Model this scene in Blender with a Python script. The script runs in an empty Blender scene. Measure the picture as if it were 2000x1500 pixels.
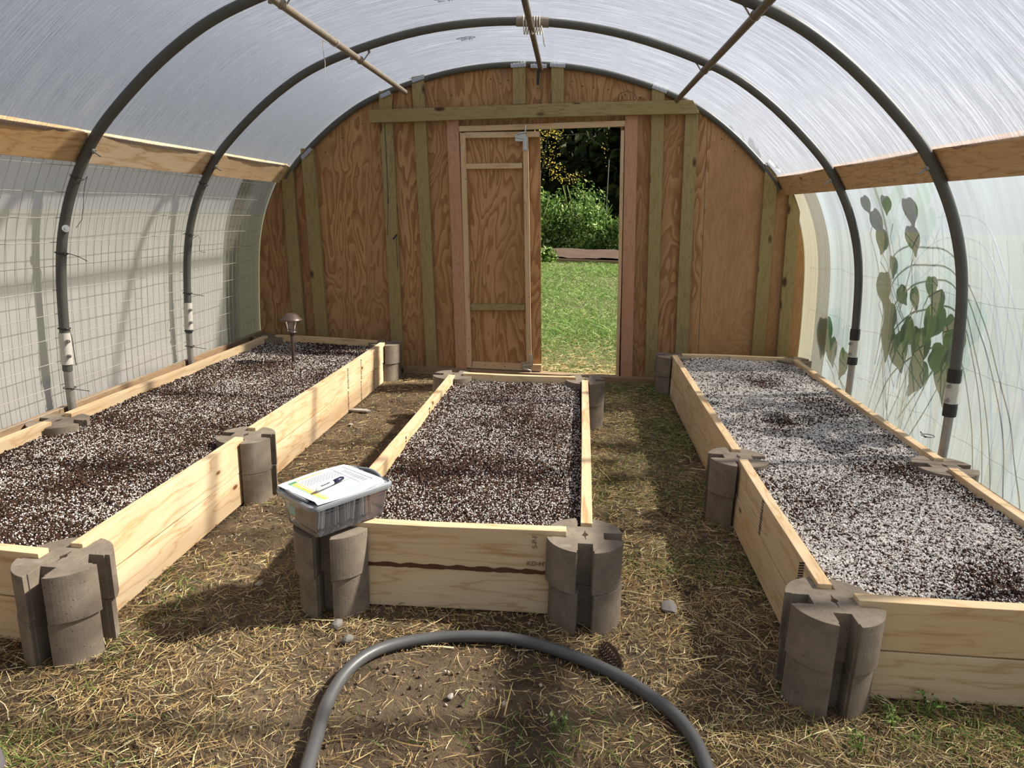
import bpy, bmesh, math, random
import numpy as np
from mathutils import Vector, Matrix, Euler
rnd = random.Random(7)
rng = np.random.default_rng(11)
C = bpy.context.scene.collection
scene = bpy.context.scene
PI = math.pi

# ------------------------------------------------------------------ camera
F_PX, YAW, PITCH, ROLL, CAM_H = 1347.42, -0.08, 0.2457, 0.0265, 1.2368
cyw, syw, cp, sp = math.cos(YAW), math.sin(YAW), math.cos(PITCH), math.sin(PITCH)
fwd = Vector((syw*cp, cyw*cp, -sp)); rt = Vector((cyw, -syw, 0)); up = rt.cross(fwd)
rt2 = rt*math.cos(ROLL) + up*math.sin(ROLL); up2 = -rt*math.sin(ROLL) + up*math.cos(ROLL)
cam_data = bpy.data.cameras.new('camera'); cam = bpy.data.objects.new('camera', cam_data); C.objects.link(cam)
cam.matrix_world = Matrix(((rt2.x, up2.x, -fwd.x, 0), (rt2.y, up2.y, -fwd.y, 0), (rt2.z, up2.z, -fwd.z, CAM_H), (0, 0, 0, 1)))
cam_data.sensor_width = 36.0; cam_data.sensor_fit = 'HORIZONTAL'
cam_data.lens = F_PX/2000*36.0
cam_data.clip_start = 0.05; cam_data.clip_end = 500
scene.camera = cam

# ------------------------------------------------------------------ light
SUN_AZ, SUN_EL = math.radians(17), math.radians(43)     # azimuth from +x towards +y
sun_dir = Vector((math.cos(SUN_EL)*math.cos(SUN_AZ), math.cos(SUN_EL)*math.sin(SUN_AZ), math.sin(SUN_EL)))
world = bpy.data.worlds.new('sky'); scene.world = world; world.use_nodes = True
wn = world.node_tree; wn.nodes.clear()
wo = wn.nodes.new('ShaderNodeOutputWorld'); wb = wn.nodes.new('ShaderNodeBackground'); ws = wn.nodes.new('ShaderNodeTexSky')
ws.sky_type = 'NISHITA'; ws.sun_disc = False; ws.sun_elevation = SUN_EL; ws.sun_rotation = PI/2 - SUN_AZ
ws.dust_density = 2.0; ws.air_density = 1.0
wb.inputs['Strength'].default_value = 0.12
hz = wn.nodes.new('ShaderNodeMix'); hz.data_type = 'RGBA'; hz.inputs[0].default_value = 0.80; hz.inputs[7].default_value = (2.38, 2.42, 2.58, 1)   # thin high cloud whitening the blue
wn.links.new(ws.outputs[0], hz.inputs[6]); wn.links.new(hz.outputs[2], wb.inputs['Color']); wn.links.new(wb.outputs[0], wo.inputs['Surface'])
sl = bpy.data.lights.new('sun', 'SUN'); sl.energy = 9.5; sl.angle = math.radians(2.0); sl.color = (1.0, 0.93, 0.82)
so = bpy.data.objects.new('sun', sl); C.objects.link(so)
so.rotation_euler = sun_dir.to_track_quat('Z', 'Y').to_euler(); so.location = (12, 4, 12)
scene.view_settings.view_transform = 'Standard'; scene.view_settings.look = 'None'
scene.view_settings.exposure = 0.35; scene.view_settings.gamma = 1.0; scene.view_settings.use_curve_mapping = False
try:
    scene.cycles.max_bounces = 10; scene.cycles.diffuse_bounces = 4; scene.cycles.transparent_max_bounces = 24
    scene.cycles.transmission_bounces = 6; scene.cycles.sample_clamp_indirect = 6.0
except Exception:
    pass

# ------------------------------------------------------------------ materials
class NT:
    def __init__(s, name):
        s.m = bpy.data.materials.new(name); s.m.use_nodes = True; s.t = s.m.node_tree; s.t.nodes.clear()
        s.out = s.t.nodes.new('ShaderNodeOutputMaterial')
    def n(s, typ, **kw):
        nd = s.t.nodes.new('ShaderNode'+typ)
        for k, v in kw.items():
            if k.startswith('_'): setattr(nd, k[1:], v)
            else: s.set(nd, k.replace('__', ' '), v)
        return nd
    def set(s, nd, key, v):
        inp = nd.inputs[int(key[1:])] if key[0] == 'i' and key[1:].isdigit() else nd.inputs[key]
        if isinstance(v, bpy.types.NodeSocket): s.t.links.new(v, inp)
        else: inp.default_value = v
    def math(s, op, a, b=0.0, clamp=False):
        nd = s.n('Math', _operation=op, i0=a, i1=b); nd.use_clamp = clamp; return nd.outputs[0]
    def mixc(s, fac, a, b, blend='MIX'):
        nd = s.t.nodes.new('ShaderNodeMix'); nd.data_type = 'RGBA'; nd.blend_type = blend
        for i, v in ((0, fac), (6, a), (7, b)):
            if isinstance(v, bpy.types.NodeSocket): s.t.links.new(v, nd.inputs[i])
            else: nd.inputs[i].default_value = v if i == 0 or len(v) == 4 else (*v, 1)
        return nd.outputs[2]
    def ramp(s, fac, stops, interp='LINEAR'):
        nd = s.t.nodes.new('ShaderNodeValToRGB'); s.t.links.new(fac, nd.inputs[0]); cr = nd.color_ramp; cr.interpolation = interp
        while len(cr.elements) < len(stops): cr.elements.new(0.5)
        for e, (p, c) in zip(cr.elements, stops):
            e.position = p; e.color = (*c, 1) if not isinstance(c, (int, float)) else (c, c, c, 1)
        return nd.outputs[0]
    def coords(s, scale=(1, 1, 1), rand=True, kind='Object', rot=(0, 0, 0)):
        tc = s.n('TexCoord'); v = tc.outputs[kind]
        if rand:
            oi = s.n('ObjectInfo'); a = s.math('MULTIPLY', oi.outputs['Random'], 37.0)
            cb = s.n('CombineXYZ', i0=a, i1=a, i2=a)
            v = s.n('VectorMath', _operation='ADD', i0=v, i1=cb.outputs[0]).outputs[0]
        mp = s.n('Mapping', Vector=v, Scale=scale, Rotation=rot); return mp.outputs[0]
    def noise(s, vec, scale=5, detail=4, rough=0.5, dist=0.0, out=0):
        return s.n('TexNoise', Vector=vec, Scale=scale, Detail=detail, Roughness=rough, Distortion=dist).outputs[out]
    def bump(s, h, strength=0.3, dist=0.01):
        return s.n('Bump', Height=h, Strength=strength, Distance=dist).outputs[0]
    def pbr(s, col, rough=0.6, normal=None, metal=0.0, spec=0.5, **kw):
        b = s.n('BsdfPrincipled', Roughness=rough, Metallic=metal)
        s.set(b, 'Base Color', col if isinstance(col, bpy.types.NodeSocket) or len(col) == 4 else (*col, 1))
        b.inputs['Specular IOR Level'].default_value = spec
        if normal is not None: s.t.links.new(normal, b.inputs['Normal'])
        for k, v in kw.items(): s.set(b, k.replace('__', ' '), v)
        s.t.links.new(b.outputs[0], s.out.inputs[0]); return s.m

def board_mat(name, base, dark, knot=(0.16, 0.07, 0.025), knots=1.0, stain=None, cont=7.0, mul=1.0):
    """lumber whose grain runs along the local X axis"""
    t = NT(name)
    v = t.coords((1.3, 9, 9)); warp = t.noise(v, 1.6, 3, 0.5)
    rings = t.math('FRACT', t.math('MULTIPLY', warp, cont))
    tri = t.math('ABSOLUTE', t.math('SUBTRACT', rings, 0.5))
    band = t.ramp(tri, [(0.0, 0.0), (0.12, 0.75), (0.5, 1.0)])
    fine = t.noise(t.coords((6, 160, 160)), 2.0, 3, 0.6)
    col = t.mixc(band, dark, base)
    col = t.mixc(t.math('MULTIPLY', fine, 0.35), col, tuple(c*0.62 for c in base))
    big = t.noise(t.coords((1.2, 3, 3)), 1.3, 2)
    col = t.mixc(t.ramp(big, [(0.35, 0.0), (0.75, 0.55)]), col, tuple(c*f for c, f in zip(base, (0.9, 0.74, 0.55))))
    vo = t.n('TexVoronoi', Vector=t.coords((3.2, 7, 7)), Scale=1.0, Randomness=1.0)
    kn = t.ramp(vo.outputs['Distance'], [(0.045*knots, 1.0), (0.085*knots+1e-4, 0.0)])
    halo = t.ramp(vo.outputs['Distance'], [(0.0, 0.6), (0.16, 0.0)])
    col = t.mixc(t.math('MULTIPLY', halo, min(knots, 1.0)), col, dark)
    col = t.mixc(t.math('MULTIPLY', kn, min(knots, 1.0)), col, knot)
    if stain:
        st = t.ramp(t.noise(t.coords((0.9, 14, 14)), 2.2, 4), [(0.62, 0.0), (0.72, 0.7)])
        col = t.mixc(st, col, stain)
    if mul != 1.0: col = t.mixc(1.0, col, (mul, mul, mul), 'MULTIPLY')
    return t.pbr(col, 0.62, t.bump(fine, 0.18, 0.003), spec=0.25)

M = {}
M['pine'] = board_mat('pale_pine', (0.74, 0.58, 0.38), (0.53, 0.34, 0.17), knots=1.0, stain=(0.42, 0.19, 0.07), cont=5)
M['pine2'] = board_mat('old_pine', (0.62, 0.42, 0.23), (0.40, 0.22, 0.10), stain=(0.30, 0.15, 0.07), cont=9)
M['treated'] = board_mat('treated_lumber', (0.33, 0.265, 0.125), (0.215, 0.165, 0.065), knot=(0.06, 0.03, 0.015), knots=1.8, cont=8)
M['fir'] = board_mat('pink_fir', (0.50, 0.29, 0.185), (0.36, 0.175, 0.10), knots=0.6, cont=10)
M['batten'] = board_mat('pine_batten', (0.62, 0.46, 0.29), (0.46, 0.29, 0.15), knots=0.8, cont=4)
M['grey_board'] = board_mat('weathered_board', (0.30, 0.215, 0.14), (0.19, 0.125, 0.075), knots=0.6, stain=(0.13, 0.09, 0.06))

def plywood_mat(name, x_seams):
    t = NT(name)
    tc = t.n('TexCoord'); sep = t.n('SeparateXYZ', i0=tc.outputs['Object'])
    sheet = None
    for xs in x_seams:
        g = t.math('GREATER_THAN', sep.outputs[0], xs)
        sheet = g if sheet is None else t.math('ADD', sheet, g)
    off = t.math('MULTIPLY', sheet, 5.37) if sheet is not None else t.n('ObjectInfo').outputs['Random']
    cb = t.n('CombineXYZ', i0=off, i1=off, i2=off)
    v = t.n('VectorMath', _operation='ADD', i0=tc.outputs['Object'], i1=cb.outputs[0]).outputs[0]
    mp = t.n('Mapping', Vector=v, Scale=(3.4, 3.4, 0.85)).outputs[0]
    h = t.noise(mp, 1.25, 3.0, 0.55, 0.35)
    fr = t.math('FRACT', t.math('MULTIPLY', h, 15.0))
    band = t.ramp(fr, [(0.0, 0.0), (0.35, 0.25), (0.78, 1.0), (0.93, 0.9), (1.0, 0.0)])
    fine = t.noise(t.n('Mapping', Vector=v, Scale=(150, 150, 5)).outputs[0], 1.5, 3, 0.6)
    big = t.noise(t.n('Mapping', Vector=v, Scale=(2.2, 2.2, 0.5)).outputs[0], 1.5, 3)
    light, darkc = (0.56, 0.325, 0.155), (0.30, 0.138, 0.048)
    if len(x_seams) > 2: band = t.math('MULTIPLY', band, t.math('SUBTRACT', 1.0, t.math('MULTIPLY', t.math('GREATER_THAN', sep.outputs[0], x_seams[-1]), 0.6)))
    col = t.mixc(band, light, darkc)
    col = t.mixc(t.ramp(big, [(0.4, 0.0), (0.7, 0.6)]), col, (0.30, 0.165, 0.07))
    col = t.mixc(t.math('MULTIPLY', fine, 0.4), col, (0.20, 0.11, 0.048))
    vo = t.n('TexVoronoi', Vector=t.n('Mapping', Vector=v, Scale=(4.5, 4.5, 2.2)).outputs[0], Scale=1.0)
    kn = t.ramp(vo.outputs['Distance'], [(0.03, 1.0), (0.06, 0.0)])
    col = t.mixc(kn, col, (0.05, 0.022, 0.01))
    patch = t.ramp(t.noise(t.n('Mapping', Vector=v, Scale=(5, 5, 1.3)).outputs[0], 1.0, 2), [(0.68, 0.0), (0.78, 0.45)])
    col = t.mixc(patch, col, (0.16, 0.13, 0.10))
    return t.pbr(col, 0.6, t.bump(fine, 0.12, 0.002), spec=0.3)
M['ply'] = plywood_mat('plywood', [-1.55, -0.265, 0.935])
M['ply_leaf'] = plywood_mat('plywood_door', [])

def simple(name, col, rough=0.5, metal=0.0, spec=0.5, vary=0.25, scale=20, bump=0.1, **kw):
    t = NT(name); v = t.coords((1, 1, 1)); nz = t.noise(v, scale, 5, 0.6)
    c = t.mixc(nz, tuple(x*(1-vary) for x in col), tuple(min(1, x*(1+vary)) for x in col))
    return t.pbr(c, rough, t.bump(nz, bump, 0.002), metal, spec, **kw)
M['pvc'] = simple('grey_pipe_plastic', (0.075, 0.075, 0.066), 0.42, spec=0.5, vary=0.3, scale=9)
M['pvc_hose'] = simple('grey_ground_pipe', (0.08, 0.08, 0.08), 0.42, vary=0.3, scale=14)
M['bark_seam'] = simple('reddish_bark', (0.10, 0.035, 0.015), 0.8, vary=0.6, scale=60)
M['galv'] = simple('galvanised_steel', (0.30, 0.29, 0.27), 0.42, 0.55, vary=0.25, scale=25)
M['purlin'] = simple('weathered_purlin_steel', (0.27, 0.23, 0.18), 0.5, 0.3, vary=0.25, scale=25)
M['purlin_dark'] = simple('brown_purlin_steel', (0.13, 0.10, 0.075), 0.5, 0.3, vary=0.25, scale=25)
M['sleeve'] = simple('white_sleeve_plastic', (0.52, 0.50, 0.45), 0.45, vary=0.1)
M['black'] = simple('black_plastic', (0.012, 0.012, 0.013), 0.4, vary=0.3)
M['steel'] = simple('bright_steel', (0.55, 0.55, 0.54), 0.3, 0.9, vary=0.15)
M['ducttape'] = simple('silver_tape', (0.36, 0.38, 0.41), 0.38, 0.15, vary=0.35, scale=35, bump=0.8)
M['cord'] = simple('white_cord', (0.62, 0.58, 0.50), 0.8, vary=0.1)
M['wire'] = simple('mesh_wire', (0.45, 0.44, 0.40), 0.35, 0.3, vary=0.2)
M['bronze'] = simple('bronze_paint', (0.105, 0.072, 0.062), 0.38, 0.35, vary=0.15)
M['lidgrey'] = simple('grey_lid_plastic', (0.27, 0.285, 0.31), 0.4, vary=0.05, bump=0.02)
M['ink'] = simple('black_ink', (0.02, 0.02, 0.03), 0.7, vary=0.2)
M['ink_soft'] = simple('faded_ink', (0.12, 0.08, 0.05), 0.8, vary=0.2)
M['markerwhite'] = simple('marker_barrel', (0.52, 0.53, 0.53), 0.35, vary=0.05)
M['navy'] = simple('navy_cap', (0.012, 0.014, 0.05), 0.3, vary=0.1)
M['stone'] = simple('grey_stone', (0.15, 0.138, 0.125), 0.75, vary=0.35, scale=30, bump=0.5)
M['stone_pale'] = simple('pale_stone', (0.33, 0.29, 0.25), 0.8, vary=0.3, scale=30, bump=0.5)
M['cone'] = simple('pine_cone_scales', (0.13, 0.085, 0.06), 0.7, vary=0.5, scale=60)
M['greyobj'] = simple('grey_rubber', (0.115, 0.105, 0.115), 0.55, vary=0.1)

# concrete
t = NT('planter_concrete'); v = t.coords((1, 1, 1))
n1 = t.ramp(t.noise(v, 11, 6, 0.7), [(0.3, 0.0), (0.7, 1.0)]); n2 = t.noise(v, 300, 3, 0.7)
vo = t.n('TexVoronoi', Vector=v, Scale=95.0)
pits = t.ramp(vo.outputs['Distance'], [(0.12, 1.0), (0.22, 0.0)])
pit = t.math('MULTIPLY', pits, t.ramp(t.noise(v, 40, 2), [(0.52, 0.0), (0.6, 1.0)]))
col = t.mixc(n1, (0.095, 0.075, 0.057), (0.25, 0.205, 0.16))
col = t.mixc(t.math('MULTIPLY', n2, 0.5), col, (0.27, 0.225, 0.175))
edge = t.ramp(t.noise(t.coords((3, 3, 0.4)), 6, 3), [(0.6, 0.0), (0.72, 0.5)])
col = t.mixc(edge, col, (0.31, 0.27, 0.225))
col = t.mixc(t.math('MULTIPLY', pit, 0.8), col, (0.05, 0.04, 0.03))
hh = t.math('SUBTRACT', n2, pit)
M['concrete'] = t.pbr(col, 0.9, t.bump(hh, 0.35, 0.002), spec=0.2)

# soil, perlite
t = NT('potting_soil_dark'); v = t.coords((1, 1, 1), rand=False)
n1 = t.noise(v, 55, 5, 0.7); n2 = t.noise(v, 6, 3)
col = t.mixc(n1, (0.012, 0.008, 0.006), (0.085, 0.042, 0.026)); col = t.mixc(t.ramp(n2, [(0.4, 0.0), (0.7, 0.5)]), col, (0.07, 0.032, 0.018))
M['soil'] = t.pbr(col, 0.85, t.bump(n1, 0.8, 0.01), spec=0.25)
def rand_mat(name, stops, rough=0.8, trans=0.0, spec=0.2):
    t = NT(name); g = t.n('NewGeometry'); col = t.ramp(g.outputs['Random Per Island'], stops)
    if trans:
        p = t.n('BsdfPrincipled', Roughness=rough); t.set(p, 'Base Color', col); p.inputs['Specular IOR Level'].default_value = spec
        tr = t.n('BsdfTranslucent'); t.set(tr, 'Color', col)
        mx = t.n('MixShader', Fac=trans, i1=p.outputs[0], i2=tr.outputs[0]); t.t.links.new(mx.outputs[0], t.out.inputs[0]); return t.m
    return t.pbr(col, rough, spec=spec)
M['perlite'] = rand_mat('perlite_grain', [(0.0, (0.42, 0.38, 0.34)), (0.5, (0.72, 0.68, 0.64)), (1.0, (0.92, 0.90, 0.88))], 0.9)
M['crumb'] = rand_mat('soil_crumb', [(0.0, (0.012, 0.008, 0.006)), (0.6, (0.045, 0.022, 0.014)), (0.95, (0.07, 0.032, 0.02)), (1.0, (0.12, 0.06, 0.03))], 0.85)
M['straw'] = rand_mat('straw_blade', [(0.0, (0.20, 0.12, 0.05)), (0.35, (0.36, 0.24, 0.10)), (0.75, (0.60, 0.45, 0.21)), (1.0, (0.85, 0.74, 0.45))], 0.7, 0.15)
M['grassblade'] = rand_mat('green_blade', [(0.0, (0.06, 0.11, 0.02)), (0.5, (0.13, 0.21, 0.04)), (0.85, (0.25, 0.32, 0.08)), (1.0, (0.45, 0.42, 0.16))], 0.6, 0.3)
M['lawnblade'] = rand_mat('lawn_blade', [(0.0, (0.04, 0.10, 0.012)), (0.45, (0.12, 0.23, 0.035)), (0.8, (0.27, 0.42, 0.09)), (1.0, (0.62, 0.66, 0.36))], 0.55, 0.35)
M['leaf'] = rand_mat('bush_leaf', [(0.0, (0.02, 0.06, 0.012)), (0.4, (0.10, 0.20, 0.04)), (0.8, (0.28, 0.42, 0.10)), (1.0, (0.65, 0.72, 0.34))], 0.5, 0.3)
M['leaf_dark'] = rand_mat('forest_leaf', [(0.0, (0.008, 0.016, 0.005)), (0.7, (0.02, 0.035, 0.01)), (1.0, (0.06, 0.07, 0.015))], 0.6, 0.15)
M['leaf_yellow'] = rand_mat('autumn_leaf', [(0.0, (0.35, 0.32, 0.05)), (0.7, (0.80, 0.68, 0.12)), (1.0, (0.80, 0.45, 0.12))], 0.6, 0.4)
M['leaf_vine'] = rand_mat('vine_leaf', [(0.0, (0.05, 0.12, 0.03)), (1.0, (0.12, 0.20, 0.05))], 0.5, 0.25)
M['gravelgrain'] = rand_mat('dirt_grain', [(0.0, (0.05, 0.035, 0.025)), (0.6, (0.18, 0.135, 0.09)), (0.93, (0.30, 0.24, 0.17)), (1.0, (0.62, 0.57, 0.5))], 0.9)
t = NT('tree_bark'); nz = t.noise(t.coords((6, 6, 1)), 6, 5, 0.7)
M['bark'] = t.pbr(t.mixc(nz, (0.02, 0.017, 0.014), (0.085, 0.07, 0.058)), 0.9, t.bump(nz, 0.8, 0.03), spec=0.1)

# packed dirt floor
t = NT('packed_dirt'); v = t.coords((1, 1, 1), rand=False)
n1 = t.noise(v, 1.7, 4, 0.6); n2 = t.noise(v, 40, 6, 0.75); n3 = t.noise(v, 6, 4, 0.6)
col = t.mixc(n2, (0.035, 0.024, 0.016), (0.235, 0.165, 0.10))
col = t.mixc(t.ramp(n3, [(0.38, 0.7), (0.6, 0.0)]), col, (0.045, 0.03, 0.02))
col = t.mixc(t.ramp(n1, [(0.45, 0.0), (0.65, 0.45)]), col, (0.26, 0.20, 0.135))
M['dirt'] = t.pbr(col, 0.95, t.bump(n2, 0.9, 0.02), spec=0.15)
t = NT('lawn_ground'); v = t.coords((1, 1, 1), rand=False)
n2 = t.noise(v, 14, 6, 0.75); n1 = t.noise(v, 0.9, 3)
col = t.mixc(n2, (0.055, 0.065, 0.025), (0.21, 0.20, 0.11)); col = t.mixc(t.ramp(n1, [(0.5, 0.0), (0.7, 0.5)]), col, (0.24, 0.20, 0.13))
M['lawn'] = t.pbr(col, 0.95, t.bump(n2, 1.0, 0.03), spec=0.1)
t = NT('bark_mulch'); v = t.coords((1, 1, 1), rand=False); n2 = t.noise(v, 30, 5, 0.8)
M['mulch'] = t.pbr(t.mixc(n2, (0.035, 0.024, 0.018), (0.26, 0.18, 0.14)), 0.95, t.bump(n2, 1.0, 0.05), spec=0.1)

# polythene film: u = metres along the tunnel, v = metres along the hoop
def film_mat(name, tint, streak_scale, clear=(0.25, 0.5), diff=0.25, bump=0.6, wobble=0.015, fold=None):
    t = NT(name); tc = t.n('TexCoord'); uv = tc.outputs['UV']
    wob = t.noise(t.n('Mapping', Vector=uv, Scale=(1.2, 1.2, 1)).outputs[0], 1.0, 2, out=1)
    uvw = t.n('VectorMath', _operation='ADD', i0=uv, i1=t.n('VectorMath', _operation='SCALE', i0=wob, Scale=wobble).outputs[0]).outputs[0]
    a = t.noise(t.n('Mapping', Vector=uvw, Scale=(streak_scale[0], streak_scale[1], 1)).outputs[0], 1.0, 4, 0.62)
    b = t.noise(t.n('Mapping', Vector=uvw, Scale=(streak_scale[0]*3.5, streak_scale[1]*3.0, 1)).outputs[0], 1.0, 3, 0.6)
    c = t.noise(t.n('Mapping', Vector=uvw, Scale=(2.0, 0.8, 1)).outputs[0], 1.0, 2)
    st = t.math('MULTIPLY', t.ramp(a, [(0.45, 0.0), (0.72, 1.0)]), 0.6)
    st = t.math('ADD', st, t.math('MULTIPLY', t.ramp(b, [(0.5, 0.0), (0.75, 1.0)]), 0.5), True)
    h = t.math('ADD', a, t.math('MULTIPLY', b, 0.35))
    if fold:
        f = t.noise(t.n('Mapping', Vector=uvw, Scale=(fold[0], fold[1], 1)).outputs[0], 1.0, 2, 0.5)
        h = t.math('ADD', t.math('MULTIPLY', h, 0.3), t.math('MULTIPLY', f, 2.0))
    nrm = t.bump(h, bump, 0.02)
    tl = t.n('BsdfTranslucent', Normal=nrm); t.set(tl, 'Color', (*tint, 1))
    df = t.n('BsdfDiffuse', Normal=nrm); t.set(df, 'Color', (*tint, 1))
    body = t.n('MixShader', Fac=diff, i1=tl.outputs[0], i2=df.outputs[0])
    tp = t.n('BsdfTransparent'); t.set(tp, 'Color', (0.97, 0.97, 0.97, 1))
    fac = t.n('MapRange', Value=st); fac.inputs[3].default_value = 1-clear[1]; fac.inputs[4].default_value = 1-clear[0]
    mx = t.n('MixShader', Fac=fac.outputs[0], i1=tp.outputs[0], i2=body.outputs[0])
    gl = t.n('BsdfGlossy', Roughness=0.28, Normal=nrm); t.set(gl, 'Color', (1, 1, 1, 1))
    fr = t.n('Fresnel', IOR=1.35, Normal=nrm)
    mx2 = t.n('MixShader', Fac=fr.outputs[0], i1=mx.outputs[0], i2=gl.outputs[0])
    t.t.links.new(mx2.outputs[0], t.out.inputs[0]); return t.m
M['film_roof'] = film_mat('roof_polythene', (0.60, 0.645, 0.77), (85, 2.2), clear=(0.22, 0.80), bump=0.7)
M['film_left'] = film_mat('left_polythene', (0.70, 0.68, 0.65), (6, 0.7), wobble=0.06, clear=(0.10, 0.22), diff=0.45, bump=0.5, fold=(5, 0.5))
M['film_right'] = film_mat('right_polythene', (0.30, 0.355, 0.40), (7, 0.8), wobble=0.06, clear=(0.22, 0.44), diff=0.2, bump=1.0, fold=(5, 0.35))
M['strip'] = film_mat('yellowed_sheet', (0.31, 0.30, 0.24), (30, 1.5), clear=(0.04, 0.12), diff=0.3, bump=0.2)

def clear_plastic(name, tint, tr, rough=0.15):
    t = NT(name)
    d = t.n('BsdfDiffuse'); t.set(d, 'Color', (*tint, 1)); tl = t.n('BsdfTranslucent'); t.set(tl, 'Color', (*tint, 1))
    b = t.n('MixShader', Fac=0.5, i1=d.outputs[0], i2=tl.outputs[0])
    tp = t.n('BsdfTransparent'); mx = t.n('MixShader', Fac=1-tr, i1=tp.outputs[0], i2=b.outputs[0])
    gl = t.n('BsdfGlossy', Roughness=rough); fr = t.n('Fresnel', IOR=1.45)
    m2 = t.n('MixShader', Fac=fr.outputs[0], i1=mx.outputs[0], i2=gl.outputs[0]); t.t.links.new(m2.outputs[0], t.out.inputs[0]); return t.m
M['binplastic'] = clear_plastic('clear_bin_plastic', (0.80, 0.80, 0.86), 0.86)
M['lampglass'] = clear_plastic('lamp_glass', (0.7, 0.7, 0.7), 0.75, 0.08)
for nm, c in dict(paper=(0.56, 0.57, 0.60), paper_yellow=(0.66, 0.46, 0.10), paper_orange=(0.68, 0.44, 0.22), paper_green=(0.10, 0.26, 0.13),
                  paper_mint=(0.30, 0.45, 0.36), paper_text=(0.13, 0.13, 0.22), packet_white=(0.85, 0.84, 0.83), packet_grey=(0.20, 0.21, 0.23),
                  packet_kraft=(0.42, 0.33, 0.24), packet_pink=(0.75, 0.45, 0.42), packet_blue=(0.25, 0.30, 0.55)).items():
    M[nm] = simple(nm, c, 0.8, vary=0.04, bump=0.0)

# ------------------------------------------------------------------ mesh helpers
def tag(o, label=None, cat=None, group=None, kind=None):
    if label: o['label'] = label
    if cat: o['category'] = cat
    if group: o['group'] = group
    if kind: o['kind'] = kind
    return o
def empty(name, loc=(0, 0, 0), rz=0.0, label=None, cat=None, group=None, kind=None):
    o = bpy.data.objects.new(name, None); C.objects.link(o); o.location = loc; o.rotation_euler = (0, 0, rz); o.empty_display_size = 0.05
    return tag(o, label, cat, group, kind)
class MB:
    def __init__(s): s.v = []; s.f = []; s.mi = []; s.cur = 0; s.sm = []
    def add(s, vs, fs, smooth=False):
        b = len(s.v); s.v += [tuple(x) for x in vs]
        for f in fs: s.f.append([b+i for i in f]); s.mi.append(s.cur); s.sm.append(smooth)
    def box(s, c, d, R=None):
        hx, hy, hz = d[0]/2, d[1]/2, d[2]/2
        vs = [Vector((x, y, z)) for x in (-hx, hx) for y in (-hy, hy) for z in (-hz, hz)]
        if R is not None: vs = [R @ v for v in vs]
        vs = [v + Vector(c) for v in vs]
        s.add(vs, [(0, 1, 3, 2), (4, 6, 7, 5), (0, 4, 5, 1), (2, 3, 7, 6), (0, 2, 6, 4), (1, 5, 7, 3)]); return s
    def tube(s, pts, r, n=12, caps=True, closed=False):
        P = [Vector(p) for p in pts]; m = len(P); rs = r if isinstance(r, (list, tuple)) else [r]*m
        rings = []; up = None
        for i in range(m):
            if closed: tdir = (P[(i+1) % m]-P[i-1])
            else: tdir = (P[min(i+1, m-1)]-P[max(i-1, 0)])
            tdir.normalize()
            if up is None:
                a = Vector((0, 0, 1)) if abs(tdir.z) < 0.9 else Vector((0, 1, 0)); up = (a - tdir*a.dot(tdir)).normalized()
            else: up = (up - tdir*up.dot(tdir)).normalized()
            sd = tdir.cross(up)
            rings.append([P[i] + (up*math.cos(2*PI*k/n) + sd*math.sin(2*PI*k/n))*rs[i] for k in range(n)])
        vs = [v for rg in rings for v in rg]; fs = []
        for i in range(m if closed else m-1):
            j = (i+1) % m
            for k in range(n): fs.append((i*n+k, i*n+(k+1) % n, j*n+(k+1) % n, j*n+k))
        s.add(vs, fs, True)
        if caps and not closed:
            s.add(rings[0], [tuple(range(n))[::-1]]); s.add(rings[-1], [tuple(range(n))])
        return s
    def lathe(s, prof, c=(0, 0, 0), n=24, axis='Z', smooth=True):
        vs = []
        for r, z in prof:
            for k in range(n):
                a = 2*PI*k/n
                p = (r*math.cos(a), r*math.sin(a), z) if axis == 'Z' else (z, r*math.cos(a), r*math.sin(a))
                vs.append((p[0]+c[0], p[1]+c[1], p[2]+c[2]))
        fs = []
        for i in range(len(prof)-1):
            for k in range(n): fs.append((i*n+k, i*n+(k+1) % n, (i+1)*n+(k+1) % n, (i+1)*n+k))
        s.add(vs, fs, smooth)
        return s
    def prism(s, poly, z0, z1, axis='Z'):
        n = len(poly)
        if axis == 'Z': lo = [(x, y, z0) for x, y in poly]; hi = [(x, y, z1) for x, y in poly]
        else: lo = [(x, z0, y) for x, y in poly]; hi = [(x, z1, y) for x, y in poly]
        s.add(lo+hi, [tuple(range(n))[::-1], tuple(range(n, 2*n))] + [(i, (i+1) % n, n+(i+1) % n, n+i) for i in range(n)]); return s
    def build(s, name, mats, parent=None, bevel=0.0, recalc=True, loc=None):
        me = bpy.data.meshes.new(name); me.from_pydata(s.v, [], s.f)
        if not isinstance(mats, (list, tuple)): mats = [mats]
        for m in mats: me.materials.append(m)
        me.polygons.foreach_set('material_index', s.mi); me.polygons.foreach_set('use_smooth', s.sm)
        if recalc or bevel:
            bm = bmesh.new(); bm.from_mesh(me)
            if bevel: bmesh.ops.remove_doubles(bm, verts=bm.verts, dist=1e-6)
            bmesh.ops.recalc_face_normals(bm, faces=bm.faces)
            if bevel:
                es = [e for e in bm.edges if len(e.link_faces) == 2 and e.calc_face_angle(0) > 0.6]
                bmesh.ops.bevel(bm, geom=es, offset=bevel, segments=2, profile=0.6, affect='EDGES', clamp_overlap=True)
            bm.to_mesh(me); bm.free()
        me.update()
        o = bpy.data.objects.new(name, me); C.objects.link(o)
        if parent is not None: o.parent = parent
        if loc is not None: o.location = loc
        return o
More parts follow.
